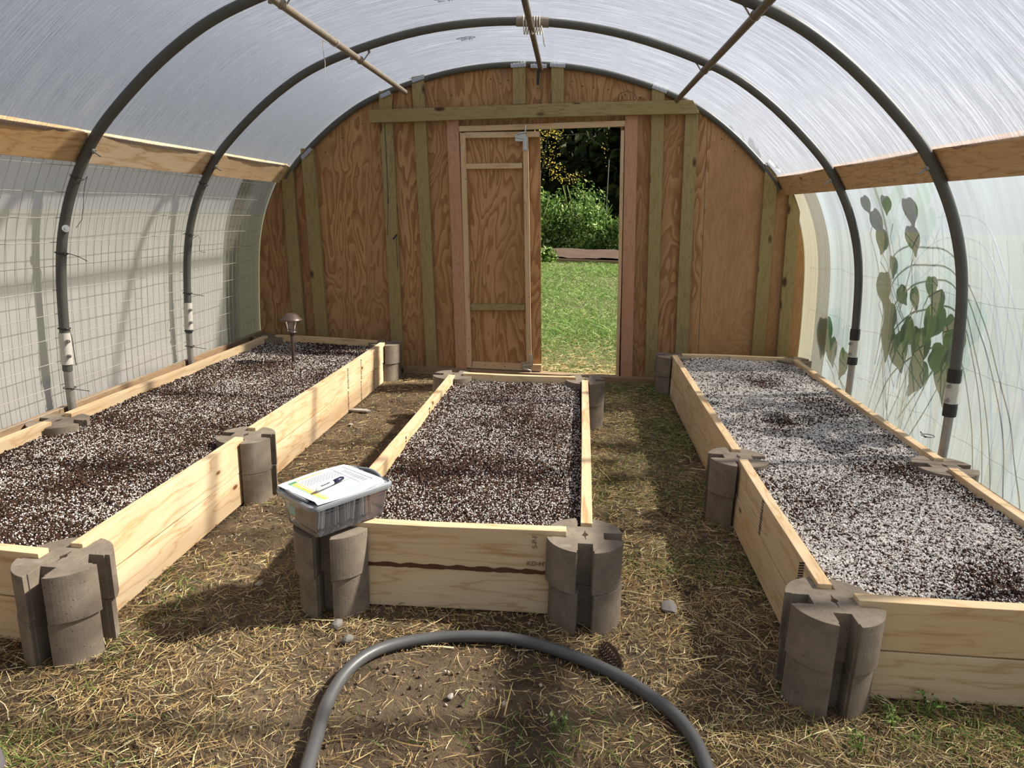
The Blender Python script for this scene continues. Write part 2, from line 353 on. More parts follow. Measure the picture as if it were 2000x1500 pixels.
def np_mesh(name, V, Fq, mat, parent=None, smooth=False):
    """V (n,3) float, Fq (m,k) int"""
    me = bpy.data.meshes.new(name); k = Fq.shape[1]
    me.vertices.add(len(V)); me.vertices.foreach_set('co', V.astype(np.float32).ravel())
    me.loops.add(Fq.size); me.loops.foreach_set('vertex_index', Fq.astype(np.int32).ravel())
    me.polygons.add(len(Fq)); me.polygons.foreach_set('loop_start', np.arange(0, Fq.size, k, dtype=np.int32))
    me.polygons.foreach_set('use_smooth', np.full(len(Fq), smooth))
    me.materials.append(mat); me.update(calc_edges=True); me.validate()
    o = bpy.data.objects.new(name, me); C.objects.link(o)
    if parent is not None: o.parent = parent
    return o
def fbm(x, y, seed=0, octs=4, base=1.0):
    r = np.random.default_rng(seed); out = np.zeros_like(x); amp = 1.0
    for o in range(octs):
        for k in range(3):
            a = r.uniform(0, 2*PI); f = base*(2**o)*r.uniform(0.7, 1.3); ph = r.uniform(0, 2*PI, 2)
            out += amp*np.sin(f*(x*math.cos(a)+y*math.sin(a))+ph[0])*np.cos(f*0.8*(y*math.cos(a)-x*math.sin(a))+ph[1])/3
        amp *= 0.55
    return out
OCT_V = np.array([[1, 0, 0], [-1, 0, 0], [0, 1, 0], [0, -1, 0], [0, 0, 1], [0, 0, -1]], float)
OCT_F = np.array([[0, 2, 4], [2, 1, 4], [1, 3, 4], [3, 0, 4], [2, 0, 5], [1, 2, 5], [3, 1, 5], [0, 3, 5]])
def grains(name, P, size, mat, parent=None, seed=1):
    n = len(P); r = np.random.default_rng(seed)
    A = r.normal(size=(n, 3, 3)); Q, _ = np.linalg.qr(A)
    sc = size[:, None]*r.uniform(0.6, 1.3, (n, 3))
    V = np.einsum('nij,kj->nki', Q, OCT_V) * 1.0
    V = np.einsum('nki,nij->nkj', (OCT_V[None]*sc[:, None, :]), Q) + P[:, None, :]
    Fa = OCT_F[None] + (np.arange(n)*6)[:, None, None]
    return np_mesh(name, V.reshape(-1, 3), Fa.reshape(-1, 3), mat, parent)
def blades(name, P, ang, length, width, lift, bend, mat, parent=None, seg=3, seed=3):
    """thin curved strips; lift = rise angle, bend = sideways/vertical curl"""
    n = len(P); r = np.random.default_rng(seed); tt = np.linspace(0, 1, seg+1)
    d = np.stack([np.cos(ang), np.sin(ang)], 1); sd = np.stack([-d[:, 1], d[:, 0]], 1)
    curl = r.normal(0, 1, n)*bend
    V = np.zeros((n, seg+1, 2, 3)); tw = r.uniform(-1, 1, n)
    for i, u in enumerate(tt):
        along = length*u*np.cos(lift*(1 - 0.3*u)); lat = curl*length*u*u
        zz = length*u*np.sin(lift) * (1-0.45*u)
        c = P[:, :2] + d*along[:, None] + sd*lat[:, None]
        w = width*(1-0.75*u*u)*0.5
        for k, s_ in enumerate((-1, 1)):
            V[:, i, k, :2] = c + sd*(w*s_)[:, None]; V[:, i, k, 2] = P[:, 2] + zz + s_*w*tw
    V = V.reshape(-1, 3); base = (np.arange(n)*(seg+1)*2)[:, None, None]
    f = np.array([[2*i, 2*i+1, 2*i+3, 2*i+2] for i in range(seg)])[None] + base
    return np_mesh(name, V, f.reshape(-1, 4), mat, parent)
def leaf_cloud(name, centers, size, mat, parent=None, seed=5, long=1.6):
    """leaf shaped folded blades (6 verts, 4 tris) randomly turned"""
    n = len(centers); r = np.random.default_rng(seed)
    L = np.array([[0, 0, 0], [0.45, 0.32, 0.06], [0.45, -0.32, 0.06], [1.0, 0, -0.05], [0.5, 0, -0.04]])
    L[:, 0] *= long/1.2
    Fa = np.array([[0, 4, 1], [0, 2, 4], [1, 4, 3], [4, 2, 3]])
    A = r.normal(size=(n, 3, 3)); Q, _ = np.linalg.qr(A)
    V = np.einsum('kj,nji->nki', L, Q)*size[:, None, None] + centers[:, None, :]
    return np_mesh(name, V.reshape(-1, 3), (Fa[None]+(np.arange(n)*5)[:, None, None]).reshape(-1, 3), mat, parent)

BOW = {}
def lumber(name, p0, p1, height, thick, mat, label, cat='board', group=None, tilt=0.0, kind=None, bow=0.003, cut=None, parent=None):
    """board from p0 to p1 (centre line), height measured on local Z, thickness on local Y, grain on local X"""
    p0, p1 = Vector(p0), Vector(p1); L = (p1-p0).length; ex = (p1-p0).normalized()
    if abs(ex.z) > 0.7: ey = Vector((0, 1, 0)); ez = ex.cross(ey).normalized(); ey = ez.cross(ex)
    else:
        ey = Vector((0, 0, 1)).cross(ex).normalized(); ez = ex.cross(ey)
    if tilt: 
        q = Matrix.Rotation(tilt, 3, ex); ey = q @ ey; ez = q @ ez
    n = max(2, int(L/0.12)); vs = []
    c0, c1 = (cut or (0, 0))
    ph = rnd.uniform(0, 6); ph2 = rnd.uniform(0, 6)
    for i in range(n+1):
        u = i/n; yb = bow*math.sin(u*PI+ph)*0.6; zb = bow*math.sin(u*5+ph2)*0.5
        for (sy, sz) in ((-1, -1), (1, -1), (1, 1), (-1, 1)):
            x = (u-0.5)*L
            if i == 0 and c0: x += c0*(1 if sz > 0 else 0)
            if i == n and c1: x -= c1*(1 if sz > 0 else 0)
            vs.append((x, yb+sy*thick/2, zb+sz*height/2))
    fs = [(3, 2, 1, 0), (4*n, 4*n+1, 4*n+2, 4*n+3)]
    for i in range(n):
        a = 4*i
        for k in range(4): fs.append((a+k, a+(k+1) % 4, a+4+(k+1) % 4, a+4+k))
    mb = MB(); mb.add(vs, fs)
    o = mb.build(name, mat, parent, bevel=0.0022); BOW[o.name] = (bow, ph, L, thick)
    mid = (p0+p1)/2
    o.matrix_world = Matrix(((ex.x, ey.x, ez.x, mid.x), (ex.y, ey.y, ez.y, mid.y), (ex.z, ey.z, ez.z, mid.z), (0, 0, 0, 1)))
    return tag(o, label, cat, group, kind)
def text_mesh(name, body, size, mat, parent, M4, squash=1.0):
    cu = bpy.data.curves.new(name, 'FONT'); cu.body = body; cu.size = size; cu.align_x = 'CENTER'; cu.align_y = 'CENTER'; cu.extrude = 0.0002
    tmp = bpy.data.objects.new('tmp', cu); me = bpy.data.meshes.new_from_object(tmp); bpy.data.objects.remove(tmp)
    me.name = name; me.materials.clear(); me.materials.append(mat)
    o = bpy.data.objects.new(name, me); C.objects.link(o)
    if parent is not None: o.parent = parent
    o.matrix_local = M4; return o

# ------------------------------------------------------------------ tunnel geometry
XC = -0.352; HOOPS = [-0.2, 0.86, 1.92, 2.98, 4.04]; Y_WALL = 5.17
half = [(1.99, 0.0), (1.993, 0.28), (1.985, 0.55), (1.957, 0.92), (1.90, 1.165), (1.795, 1.39), (1.645, 1.585), (1.345, 1.845), (1.03, 2.02), (0.52, 2.172), (0.0, 2.222)]
def catmull(pts, sub=6):
    P = [Vector((p[0], p[1])) for p in pts]; out = []
    for i in range(len(P)-1):
        a = P[max(i-1, 0)]; b = P[i]; c = P[i+1]; d = P[min(i+2, len(P)-1)]
        for k in range(sub):
            u = k/sub; out.append(0.5*((2*b)+(c-a)*u+(2*a-5*b+4*c-d)*u*u+(3*b-a-3*c+d)*u**3))
    out.append(P[-1]); return out
full_ctrl = [(x, z) for x, z in half] + [(-x, z) for x, z in half[-2::-1]]
prof = catmull(full_ctrl, 6)          # right foot -> over -> left foot, relative to XC
def offset_prof(pr, d):
    out = []
    for i, p in enumerate(pr):
        tg = (pr[min(i+1, len(pr)-1)]-pr[max(i-1, 0)]).normalized(); nrm = Vector((tg.y, -tg.x))   # outwards
        out.append((p + nrm*d, tg))
    return out
mid_i = len(prof)//2
def prof_at_z(z, side):
    rng_ = range(0, mid_i) if side > 0 else range(len(prof)-1, mid_i, -1)
    last = None
    for i in rng_:
        p = prof[i]
        if last is not None and (last.y-z)*(p.y-z) <= 0 and p.y != last.y:
            u = (z-last.y)/(p.y-last.y); q = last.lerp(p, u); tg = (p-last).normalized(); return q, tg
        last = p
    return prof[rng_[0]], Vector((0, 1))

# ------------------------------------------------------------------ the setting
BEDS = [(-2.27, -1.37, 1.70, 4.93), (-0.70, 0.10, 1.96, 4.0), (0.74, 1.59, 1.70, 4.9)]   # soil areas
def in_bed(x, y, m=0.0):
    r = np.zeros(len(x), bool)
    for a, b, c, d in BEDS: r |= (x > a-m) & (x < b+m) & (y > c-m) & (y < d+m)
    return r
def ground_h(x, y): return 0.010*fbm(x, y, 4, 4, 3.0) + 0.004*fbm(x, y, 9, 3, 22.0)
def grid_mesh(name, x0, x1, y0, y1, dx, hf, mat, smooth=True):
    xs = np.linspace(x0, x1, int((x1-x0)/dx)+1); ys = np.linspace(y0, y1, int((y1-y0)/dx)+1)
    X, Y = np.meshgrid(xs, ys); Z = hf(X, Y); nx, ny = len(xs), len(ys)
    V = np.stack([X.ravel(), Y.ravel(), Z.ravel()], 1); i = np.arange(nx-1); j = np.arange(ny-1)
    I, J = np.meshgrid(i, j); a = (J*nx+I).ravel(); Fq = np.stack([a, a+1, a+1+nx, a+nx], 1)
    return np_mesh(name, V, Fq, mat, smooth=smooth)
fl = grid_mesh('floor', -2.42, 1.72, -0.9, 5.2, 0.022, lambda X, Y: ground_h(X, Y)-0.004, M['dirt'])
tag(fl, 'packed brown dirt floor of the greenhouse under dry straw', kind='structure')
mb = MB(); xs = [-60, -2.42, 1.72, 60]; ys = [-40, -0.9, 5.2, 90]
for i in range(3):
    for j in range(3):
        if i == 1 and j == 1: continue
        b = len(mb.v); mb.add([(xs[i], ys[j], -0.005), (xs[i+1], ys[j], -0.005), (xs[i+1], ys[j+1], -0.005), (xs[i], ys[j+1], -0.005)], [(0, 1, 2, 3)])
tag(mb.build('ground', M['lawn'], recalc=False), 'mown green lawn outside beyond the doorway', kind='structure')

def film(name, pr, y0, y1, ny, mat, sag=0.0, fold=0.0, fs=1.0, seed=1, label='', hoops=HOOPS+[5.15]):
    ys = np.linspace(y0, y1, ny); m = len(pr); arc = [0.0]
    for i in range(1, m): arc.append(arc[-1]+(pr[i][0]-pr[i-1][0]).length)
    V = np.zeros((ny, m, 3)); uv = np.zeros((ny, m, 2))
    hs = np.array(hoops); dist = np.array([np.min(np.abs(hs-y)) for y in ys])/0.53
    P = np.array([[p.x, p.y] for p, _ in pr]); N = np.array([[tg.y, -tg.x] for _, tg in pr]); A = np.array(arc)
    YY, AA = np.meshgrid(ys, A, indexing='ij')
    d = -sag*np.clip(dist, 0, 1)[:, None]**0.7*np.ones((1, m))
    if fold: d = d + fold*(fbm(YY*fs*6, AA*0.9, seed, 3, 1.6)+0.6*np.sin(YY*fs*17+2*np.sin(AA*1.3)+fbm(YY*3, AA, seed+5, 2, 1.0)*3))
    V[..., 0] = XC + P[None, :, 0] + N[None, :, 0]*d; V[..., 2] = P[None, :, 1] + N[None, :, 1]*d; V[..., 1] = YY
    a = (np.arange(ny-1)[:, None]*m + np.arange(m-1)[None, :]).ravel(); Fq = np.stack([a, a+1, a+1+m, a+m], 1)
    o = np_mesh(name, V.reshape(-1, 3), Fq, mat, smooth=True); me = o.data
    ul = me.uv_layers.new(name='UVMap'); li = np.zeros(len(me.loops), np.int32); me.loops.foreach_get('vertex_index', li)
    U = np.stack([YY, AA], -1).reshape(-1, 2)[li]; ul.data.foreach_set('uv', U.astype(np.float32).ravel())
    return tag(o, label, kind='structure')
roofp = [q for q in offset_prof(prof, 0.03) if q[0].y > 1.50]
film('ceiling', roofp, -1.2, 5.19, 170, M['film_roof'], sag=0.012, fold=0.0012, fs=3.0, label='translucent white polythene roof film stretched over the hoops')
sidep = offset_prof(prof, 0.088)
rightp = [q for q in sidep[:mid_i] if 0.12 < q[0].y < 1.53]; leftp = [q for q in sidep[mid_i:] if 0.12 < q[0].y < 1.53]
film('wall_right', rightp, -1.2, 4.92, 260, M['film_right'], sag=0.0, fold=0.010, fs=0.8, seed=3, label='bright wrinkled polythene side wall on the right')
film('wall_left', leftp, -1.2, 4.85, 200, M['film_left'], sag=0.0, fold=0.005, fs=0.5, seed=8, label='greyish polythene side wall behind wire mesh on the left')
stp = offset_prof(prof, 0.070)
for nm, pr_, lab, y0 in (('trim_1', [q for q in stp[:mid_i] if 0.14 < q[0].y < 1.44], 'yellowed plastic strip closing the right wall against the plywood end', 4.68),
                     ('trim_2', [q for q in stp[mid_i:] if 0.14 < q[0].y < 1.44], 'yellowed plastic strip closing the left wall against the plywood end', 4.66)):
    film(nm, pr_, y0, 5.19, 24, M['strip'], fold=0.0008, label=lab)

# plywood end wall with the door opening
poly = [(XC+(p+Vector((tg.y, -tg.x))*(-0.006 if p.y > 1.47 else 0.060)).x, max((p+Vector((tg.y, -tg.x))*(-0.006 if p.y > 1.47 else 0.060)).y, 0.0)) for p, (q_, tg) in zip(prof, offset_prof(prof, 0.0))]      # right foot to left foot
outline = poly + [(-0.760, 0.0), (-0.838, 1.795), (0.302, 1.832), (0.397, 0.0)]
ob = MB(); ob.prism(outline, 5.172, 5.186, axis='Y'); wall = ob.build('wall_back', M['ply'])
tag(wall, 'plywood end wall with arched top and a door opening', kind='structure')
bm = bmesh.new(); bm.from_mesh(wall.data); bmesh.ops.triangulate(bm, faces=[f for f in bm.faces if len(f.verts) > 4], ngon_method='EAR_CLIP'); bm.to_mesh(wall.data); bm.free()
for xs0, x1_ in ((-0.27, -0.262), (0.893, 0.99)):
    a = MB(); a.add([(xs0-0.0018, 5.1712, 2.2 if xs0 < 0 else 1.92), (xs0+0.0018, 5.1712, 2.2 if xs0 < 0 else 1.92), ((-0.262 if xs0 < 0 else x1_)+0.0018, 5.1712, 1.86 if xs0 < 0 else 0.02), ((-0.262 if xs0 < 0 else x1_)-0.0018, 5.1712, 1.86 if xs0 < 0 else 0.02)], [(0, 1, 2, 3)])
    a.build('sheet_seam', M['ink_soft'], wall)
# pencil note and screw heads on the plywood
mb = MB()
for k in range(26):
    q = prof[mid_i]; th = -1.15+2.3*k/25
for x, z in [(-0.62, 2.13), (-0.55, 2.10), (-0.5, 2.12), (-0.05, 2.12), (0.02, 2.09), (0.1, 2.08), (0.2, 2.07), (0.32, 2.04), (0.42, 2.02), (1.1, 1.68), (1.0, 1.76), (-1.55, 1.82), (-1.7, 1.72), (-1.83, 1.62), (-1.62, 1.2), (-1.6, 1.45), (-0.9, 2.02), (-1.0, 1.98)]:
    mb.lathe([(0.0045, 0.0), (0.003, -0.0015), (0.0, -0.0018)], n=8); 
    for i in range(len(mb.v)-24, len(mb.v)): v = mb.v[i]; mb.v[i] = (v[0]+x, 5.1715+v[2], v[1]+z)
mb.build('screw_heads', M['ink'], wall)
mb = MB()
def scr(pts, w=0.0016):
    mb.tube([(x, 5.1712, z) for x, z in pts], w, n=5)
x0, z0 = 0.30, 2.015
scr([(x0-.02, z0+.03), (x0+.02, z0+.045), (x0+.08, z0+.035), (x0+.10, z0), (x0+.06, z0-.03), (x0, z0-.03), (x0-.03, z0-.005), (x0-.02, z0+.03)])
scr([(x0-.005, z0-.015), (x0+.0, z0+.02), (x0+.008, z0-.015)]); scr([(x0+.02, z0+.02), (x0+.035, z0-.0), (x0+.022, z0-.012), (x0+.045, z0-.01)])
scr([(x0+.055, z0+.02), (x0+.055, z0-.012)]); scr([(x0+.07, z0+.018), (x0+.085, z0+.012), (x0+.072, z0), (x0+.085, z0-.012)])
mb.build('pencil_scribble', M['ink_soft'], wall)

# threshold / sill board
lumber('threshold_board', (-1.25, 5.125, 0.027), (0.71, 5.125, 0.022), 0.05, 0.085, M['grey_board'], 'weathered sill board lying along the foot of the plywood wall', 'board')

# studs: (bottom x, z) (top x, z) centre lines, face at y = 5.13
YS = 5.149
def stud(top, bot, w, mat, label, cut=None, name='wall_stud', cat='stud', y=YS, th=0.036, group='upright studs on the end wall'):
    return lumber(name, (bot[0], y, bot[1]), (top[0], y, top[1]), w, th, mat, label, cat, group, bow=0.002, cut=cut)
stud((-2.115, 1.51), (-2.07, 0.02), 0.090, M['treated'], 'short green-brown treated stud nearest the left side wall')
stud((-1.953, 1.64), (-1.893, 0.02), 0.094, M['treated'], 'treated stud second from the left side wall, sloped top')
s3 = stud((-1.367, 2.035), (-1.303, 0.02), 0.090, M['treated'], 'cracked treated stud under the left end of the header')
m = MB()
m.box((0.55, -0.0183, 0.012), (0.62, 0.0006, 0.004)); m.box((0.15, -0.0183, 0.022), (0.28, 0.0006, 0.003), Matrix.Rotation(0.06, 3, 'Y')); m.box((-0.12, -0.0183, -0.035), (0.24, 0.0006, 0.003))
m.box((0.0, -0.0183, -0.026), (0.05, 0.0006, 0.012), Matrix.Rotation(0.8, 3, 'Y')); m.build('crack', M['ink'], s3)
stud((-1.132, 2.138), (-1.037, 0.045), 0.086, M['treated'], 'tall treated stud left of the pink door post')
stud((-0.423, 2.225), (-0.411, 1.96), 0.088, M['treated'], 'short treated block above the header, left of the ridge pipe')
stud((-0.157, 2.225), (-0.145, 1.97), 0.086, M['treated'], 'short treated block above the header, right of the ridge pipe')
stud((0.539, 2.07), (0.637, 0.045), 0.086, M['treated'], 'treated stud just right of the right pink door post')
stud((0.777, 1.94), (0.857, 0.02), 0.088, M['treated'], 'knotty treated stud under the right end of the header')
stud((1.354, 1.59), (1.41, 0.02), 0.088, M['treated'], 'treated stud second from the right side wall')
stud((1.53, 1.44), (1.592, 0.02), 0.083, M['treated'], 'treated stud nearest the right side wall')
stud((-0.884, 1.848), (-0.804, 0.045), 0.085, M['fir'], 'pinkish fir door post left of the closed leaf', name='door_post', cat='post', group=None)
stud((0.368, 1.897), (0.455, 0.045), 0.088, M['fir'], 'pinkish fir door post right of the open doorway', name='door_post', cat='post', group=None)
lumber('header_board', (-1.475, 5.109, 1.864), (0.822, 5.109, 1.957), 0.086, 0.036, M['treated'], 'long horizontal treated header nailed across the studs', 'board', cut=(0, 0.05), bow=0.006)
lumber('door_head_batten', (-0.838, 5.15, 1.793), (0.327, 5.15, 1.845), 0.037, 0.036, M['batten'], 'thin pale batten nailed across above the door opening', 'board')
lumber('door_jamb', (0.388, 5.165, 0.045), (0.316, 5.165, 1.80), 0.020, 0.08, M['batten'], 'thin pale jamb strip on the right edge of the doorway', 'board')

# silver tape over stud tops
def tape_wrap(x, z, w, ang, label):
    o = MB(); n = 10; vs = []
    for i in range(n+1):
        for j in range(7):
            u = i/n-0.5; v_ = j/6
            a = -0.2+v_*2.6
            px = u*w; rr = 0.033+0.003*math.sin(i*2.3+j*1.7)
            vs.append((px*math.cos(ang)-rr*math.sin(a)*math.sin(ang)*1.0, -rr*math.cos(a)*0.9, px*math.sin(ang)+rr*math.sin(a)*math.cos(ang)+0.004*math.sin(i*3.1)))
    fs = [(i*7+j, i*7+j+1, (i+1)*7+j+1, (i+1)*7+j) for i in range(n) for j in range(6)]
    o.add(vs, fs, True); r = o.build('tape_patch', M['ducttape'], recalc=False, loc=(x, 5.150, z)); return tag(r, label, 'tape', 'tape over the stud tops')
tape_wrap(-0.425, 2.205, 0.105, 0.08, 'silver tape over the short stud left of the ridge pipe')
tape_wrap(-0.155, 2.207, 0.105, -0.05, 'silver tape over the short stud right of the ridge pipe')
tape_wrap(-0.285, 2.20, 0.11, 0.0, 'crumpled silver tape around the end of the ridge pipe')
tape_wrap(0.545, 2.065, 0.105, -0.32, 'silver tape over the stud right of the doorway')
tape_wrap(1.355, 1.565, 0.115, -0.72, 'shiny tape over the second stud from the right wall')
tape_wrap(-1.36, 2.005, 0.08, 0.40, 'tape over the cracked stud at left of the header')
tape_wrap(-1.125, 2.11, 0.09, 0.33, 'white edged tape over the tall stud left of the door')
tape_wrap(-1.95, 1.60, 0.10, 0.75, 'silver tape over the second stud from the left wall')
mb = MB(); mb.box((-0.286, 5.118, 2.135), (0.020, 0.003, 0.10)); mb.tube([(-0.283, 5.117, 2.09), (-0.272, 5.117, 2.07), (-0.28, 5.117, 2.058), (-0.292, 5.117, 2.066)], 0.0018, 6)
tag(mb.build('hanging_strap', M['black']), 'short black strap with hook hanging below the ridge pipe end', 'strap')

# door leaf
door = empty('door_1', (-0.83, 5.17, 0.04), kind='structure'); door['label'] = 'narrow plywood door leaf with pale batten frame, closed'
def on_door(o):
    mw = o.matrix_world.copy(); o.parent = door; o.matrix_parent_inverse = Matrix.Translation(-door.location); return o
mb = MB(); mb.prism([(-0.757, 0.06), (-0.190, 0.075), (-0.262, 1.79), (-0.833, 1.775)], 5.168, 5.180, axis='Y'); on_door(mb.build('door_panel', M['ply_leaf']))
def bat(name, a, b, w, mat=None, y=5.149, lab=None):
    o = lumber(name, (a[0], y, a[1]), (b[0], y, b[1]), w, 0.036, mat or M['batten'], None, None, bow=0.001); on_door(o)
    if lab: o['label'] = lab
    return o
bat('stile', (-0.744, 0.06), (-0.812, 1.765), 0.038); bat('stile', (-0.285, 0.10), (-0.363, 1.745), 0.038)
bat('rail', (-0.792, 1.75), (-0.266, 1.766), 0.038); bat('rail', (-0.785, 1.539), (-0.38, 1.551), 0.036)
bat('rail', (-0.74, 0.525), (-0.33, 0.541), 0.044, M['treated'], lab='greenish lower rail'); bat('rail', (-0.722, 0.082), (-0.19, 0.080), 0.05)
def latch(x, z, sgn, nm):
    m = MB(); m.box((x-0.03, 5.127, z), (0.075, 0.004, 0.05)); m.box((x+0.005, 5.125, z-sgn*0.04), (0.032, 0.006, 0.09))
    m.tube([(x+0.005, 5.117, z-sgn*0.08), (x+0.005, 5.117, z-sgn*0.01), (x-0.06, 5.112, z+sgn*0.002), (x-0.05, 5.112, z+sgn*0.024), (x+0.004, 5.116, z+sgn*0.036), (x+0.005, 5.117, z+sgn*0.085)], 0.0055, 8)
    return on_door(m.build(nm, M['steel']))
latch(-0.367, 1.74, 1, 'barrel_bolt'); latch(-0.275, 0.10, -1, 'barrel_bolt')
mb = MB()
for x, z in [(-0.747, 0.28), (-0.75, 0.19), (-0.55, 0.085), (-0.47, 0.083), (-0.62, 0.084), (-0.36, 1.66), (-0.785, 1.45), (-0.3, 0.62)]:
    mb.lathe([(0.004, 0), (0.003, 0.002), (0, 0.0022)], n=8)
    for i in range(len(mb.v)-24, len(mb.v)): v = mb.v[i]; mb.v[i] = (v[0]+x, 5.131-v[2], v[1]+z)
on_door(mb.build('screw_heads', M['ink']))

# hip boards, base boards
def hip(side, y0, y1, label, mat, dz=0.0):
    q, tg = prof_at_z(1.44+dz, side); n = Vector((tg.y, -tg.x)) if side > 0 else Vector((-abs(tg.y), abs(tg.x)))
    if side > 0: n = Vector((abs(tg.y), abs(tg.x)))
    c = q + n*0.042; tang = Vector((-n.y, n.x))*(1 if side > 0 else -1)
    ang = math.atan2(-n.y, n.x) if side > 0 else math.atan2(-n.y, n.x)
    o = lumber('hip_board', (XC+c.x, y0, c.y), (XC+c.x, y1, c.y), 0.142, 0.036, mat, label, 'board', 'hip boards along both sides')
    tx = -abs(tang.x) if side > 0 else abs(tang.x); tz = abs(tang.y)
    ex = Vector((0, 1, 0)); ez = Vector((tx, 0, tz)); ey = ez.cross(ex)
    o.matrix_world = Matrix(((ex.x, ey.x, ez.x, XC+c.x), (ex.y, ey.y, ez.y, (y0+y1)/2), (ex.z, ey.z, ez.z, c.y), (0, 0, 0, 1)))
    return o, c
ha, _ = hip(-1, 0.2, 2.965, 'darker grained hip board on the left wall, nearer one', M['pine2'])
hb, cL = hip(-1, 2.97, 5.165, 'pale hip board on the left wall between the hoops and plywood', M['pine'])
hc, _ = hip(1, 0.2, 3.045, 'hip board on the right wall, nearer the camera', M['pine2'])
hd, _ = hip(1, 3.05, 5.165, 'hip board on the right wall, next to the plywood end', M['pine2'])
text_mesh('lumber_stamp', 'HoRoPsk', 0.03, M['ink_soft'], hb, Matrix.Translation((-0.10, 0.0186, -0.005)) @ Matrix.Rotation(-PI/2, 4, 'X') @ Matrix.Rotation(PI/2, 4, 'Z'))
lumber('base_board', (XC-1.99-0.041, -0.8, 0.13), (XC-1.99-0.041, 5.16, 0.14), 0.28, 0.030, M['grey_board'], 'weathered base board along the foot of the left wall', 'board', bow=0.001)
lumber('base_board', (XC+1.99+0.041, -0.8, 0.10), (XC+1.99+0.041, 5.16, 0.11), 0.22, 0.030, M['grey_board'], 'weathered base board along the foot of the right wall', 'board', bow=0.001)

# ------------------------------------------------------------------ hoops
def ring(c, tdir, r, n=14, w=0.004):
    """points of a circle around c perpendicular to tdir"""
    td = Vector(tdir).normalized(); a = Vector((0, 1, 0)); b = td.cross(a).normalized()
    return [Vector(c)+(a*math.cos(2*PI*k/n)+b*math.sin(2*PI*k/n))*r for k in range(n)]
def leg_pt(side, z, y):
    q, tg = prof_at_z(z, side); return Vector((XC+q.x, y, q.y)), Vector((tg.x, 0, tg.y))
def hoop(y, label, fittings=True, full=True):
    h = empty('hoop', (XC, y, 0), label=label, cat='hoop', group='grey hoops carrying the roof film')
    def put(mb_, nm, mat, lab=None):
        o = mb_.build(nm, mat, h); o.location = (-XC, -y, 0)
        if lab: o['label'] = lab
        return o
    zc = 0.45
    pts = [Vector((XC+p.x, y, p.y)) for p in prof if p.y > zc or abs(p.x) < 1.5]
    m = MB(); m.tube(pts, 0.0215, 16); put(m, 'pipe', M['pvc'])
    for sd in (1, -1):
        a = MB(); zz = [-0.02, 0.1, 0.2, 0.3, 0.4, 0.5, 0.56]; a.tube([leg_pt(sd, max(z, 0.001), y)[0] if z > 0 else Vector((XC+sd*1.99, y, z)) for z in zz], 0.0185, 14)
        st = put(a, 'ground_stake', M['galv'])
    return h, put
h2, put2 = hoop(2.98, 'nearest full grey hoop in view, crossing the frame top')
h1, put1 = hoop(4.04, 'grey hoop in the middle, between near hoop and end wall')
h3, put3 = hoop(1.92, 'dark grey hoop cutting the top right corner of view')
hoop(0.86, 'grey hoop above the photographer'); hoop(-0.2, 'grey hoop behind the photographer')
# end hoop
h0 = empty('hoop', (XC, 5.149, 0), label='grey end hoop lying against the arched plywood edge', cat='hoop', group='grey hoops carrying the roof film')
m = MB(); m.tube([Vector((XC+p.x, 5.149, p.y)) for p in prof if p.y > 1.42], 0.0205, 14); o = m.build('pipe', M['pvc'], h0); o.location = (-XC, -5.149, 0)

def sleeve(put, side, y, z0, z1, tapes=()):
    m = MB(); p0, _ = leg_pt(side, z0, y); p1, _ = leg_pt(side, z1, y); m.tube([p0, (p0+p1)/2, p1], 0.0248, 18)
    s_ = put(m, 'sleeve', M['sleeve'], 'white sleeve joining hoop and stake')
    for fr in (0.28, 0.75):
        p = p0.lerp(p1, fr); b = MB(); c = p+Vector((-side*0.022, -0.014, 0))
        b.tube([c, c+Vector((-side*0.010, -0.007, 0))], 0.009, 8); b.tube([c, c+Vector((-side*0.014, -0.010, 0))], 0.005, 6); put(b, 'bolt', M['galv'])
    for a, b_ in tapes:
        q0, _ = leg_pt(side, a, y); q1, _ = leg_pt(side, b_, y); t_ = MB(); k = [q0.lerp(q1, u/5) for u in range(6)]
        t_.tube(k, [0.0262, 0.027, 0.0265, 0.0272, 0.0266, 0.026], 18); put(t_, 'black_tape', M['black'])
sleeve(put2, 1, 2.98, 0.47, 0.60, ((0.435, 0.492), (0.583, 0.640)))
sleeve(put1, 1, 4.04, 0.455, 0.585, ((0.43, 0.474), (0.573, 0.636)))
sleeve(put2, -1, 2.98, 0.485, 0.635); sleeve(put1, -1, 4.04, 0.475, 0.64)
def hip_bolt(put, side, y):
    q, tg = prof_at_z(1.455, side); n = Vector((abs(tg.y)*side, 0, abs(tg.x))); c = Vector((XC+q.x, y, q.y))
    b = MB(); b.tube([c-n*0.018, c-n*0.060], 0.0042, 8); b.tube([c-n*0.02, c-n*0.029], 0.011, 6); put(b, 'carriage_bolt', M['galv'])
for put, y in ((put1, 4.04), (put2, 2.98)):
    for sd in (1, -1): hip_bolt(put, sd, y)
p, _ = leg_pt(-1, 1.11, 2.98); b = MB(); c = p+Vector((0.019, -0.014, 0)); b.tube([c, c+Vector((0.004, -0.003, 0))], 0.016, 16); b.tube([c, c+Vector((0.009, -0.006, 0))], 0.007, 6); put2(b, 'washer_bolt', M['steel'])
# coupling at the ridge of the middle hoop
cl = MB(); i0 = [i for i, q in enumerate(prof) if abs(q.x-0.07) < 0.11]
cp_ = [Vector((XC+prof[i].x, 4.04, prof[i].y)) for i in i0]; cl.tube(cp_, 0.0255, 16); put1(cl, 'coupling', M['purlin'], 'brown pipe coupling at the ridge')

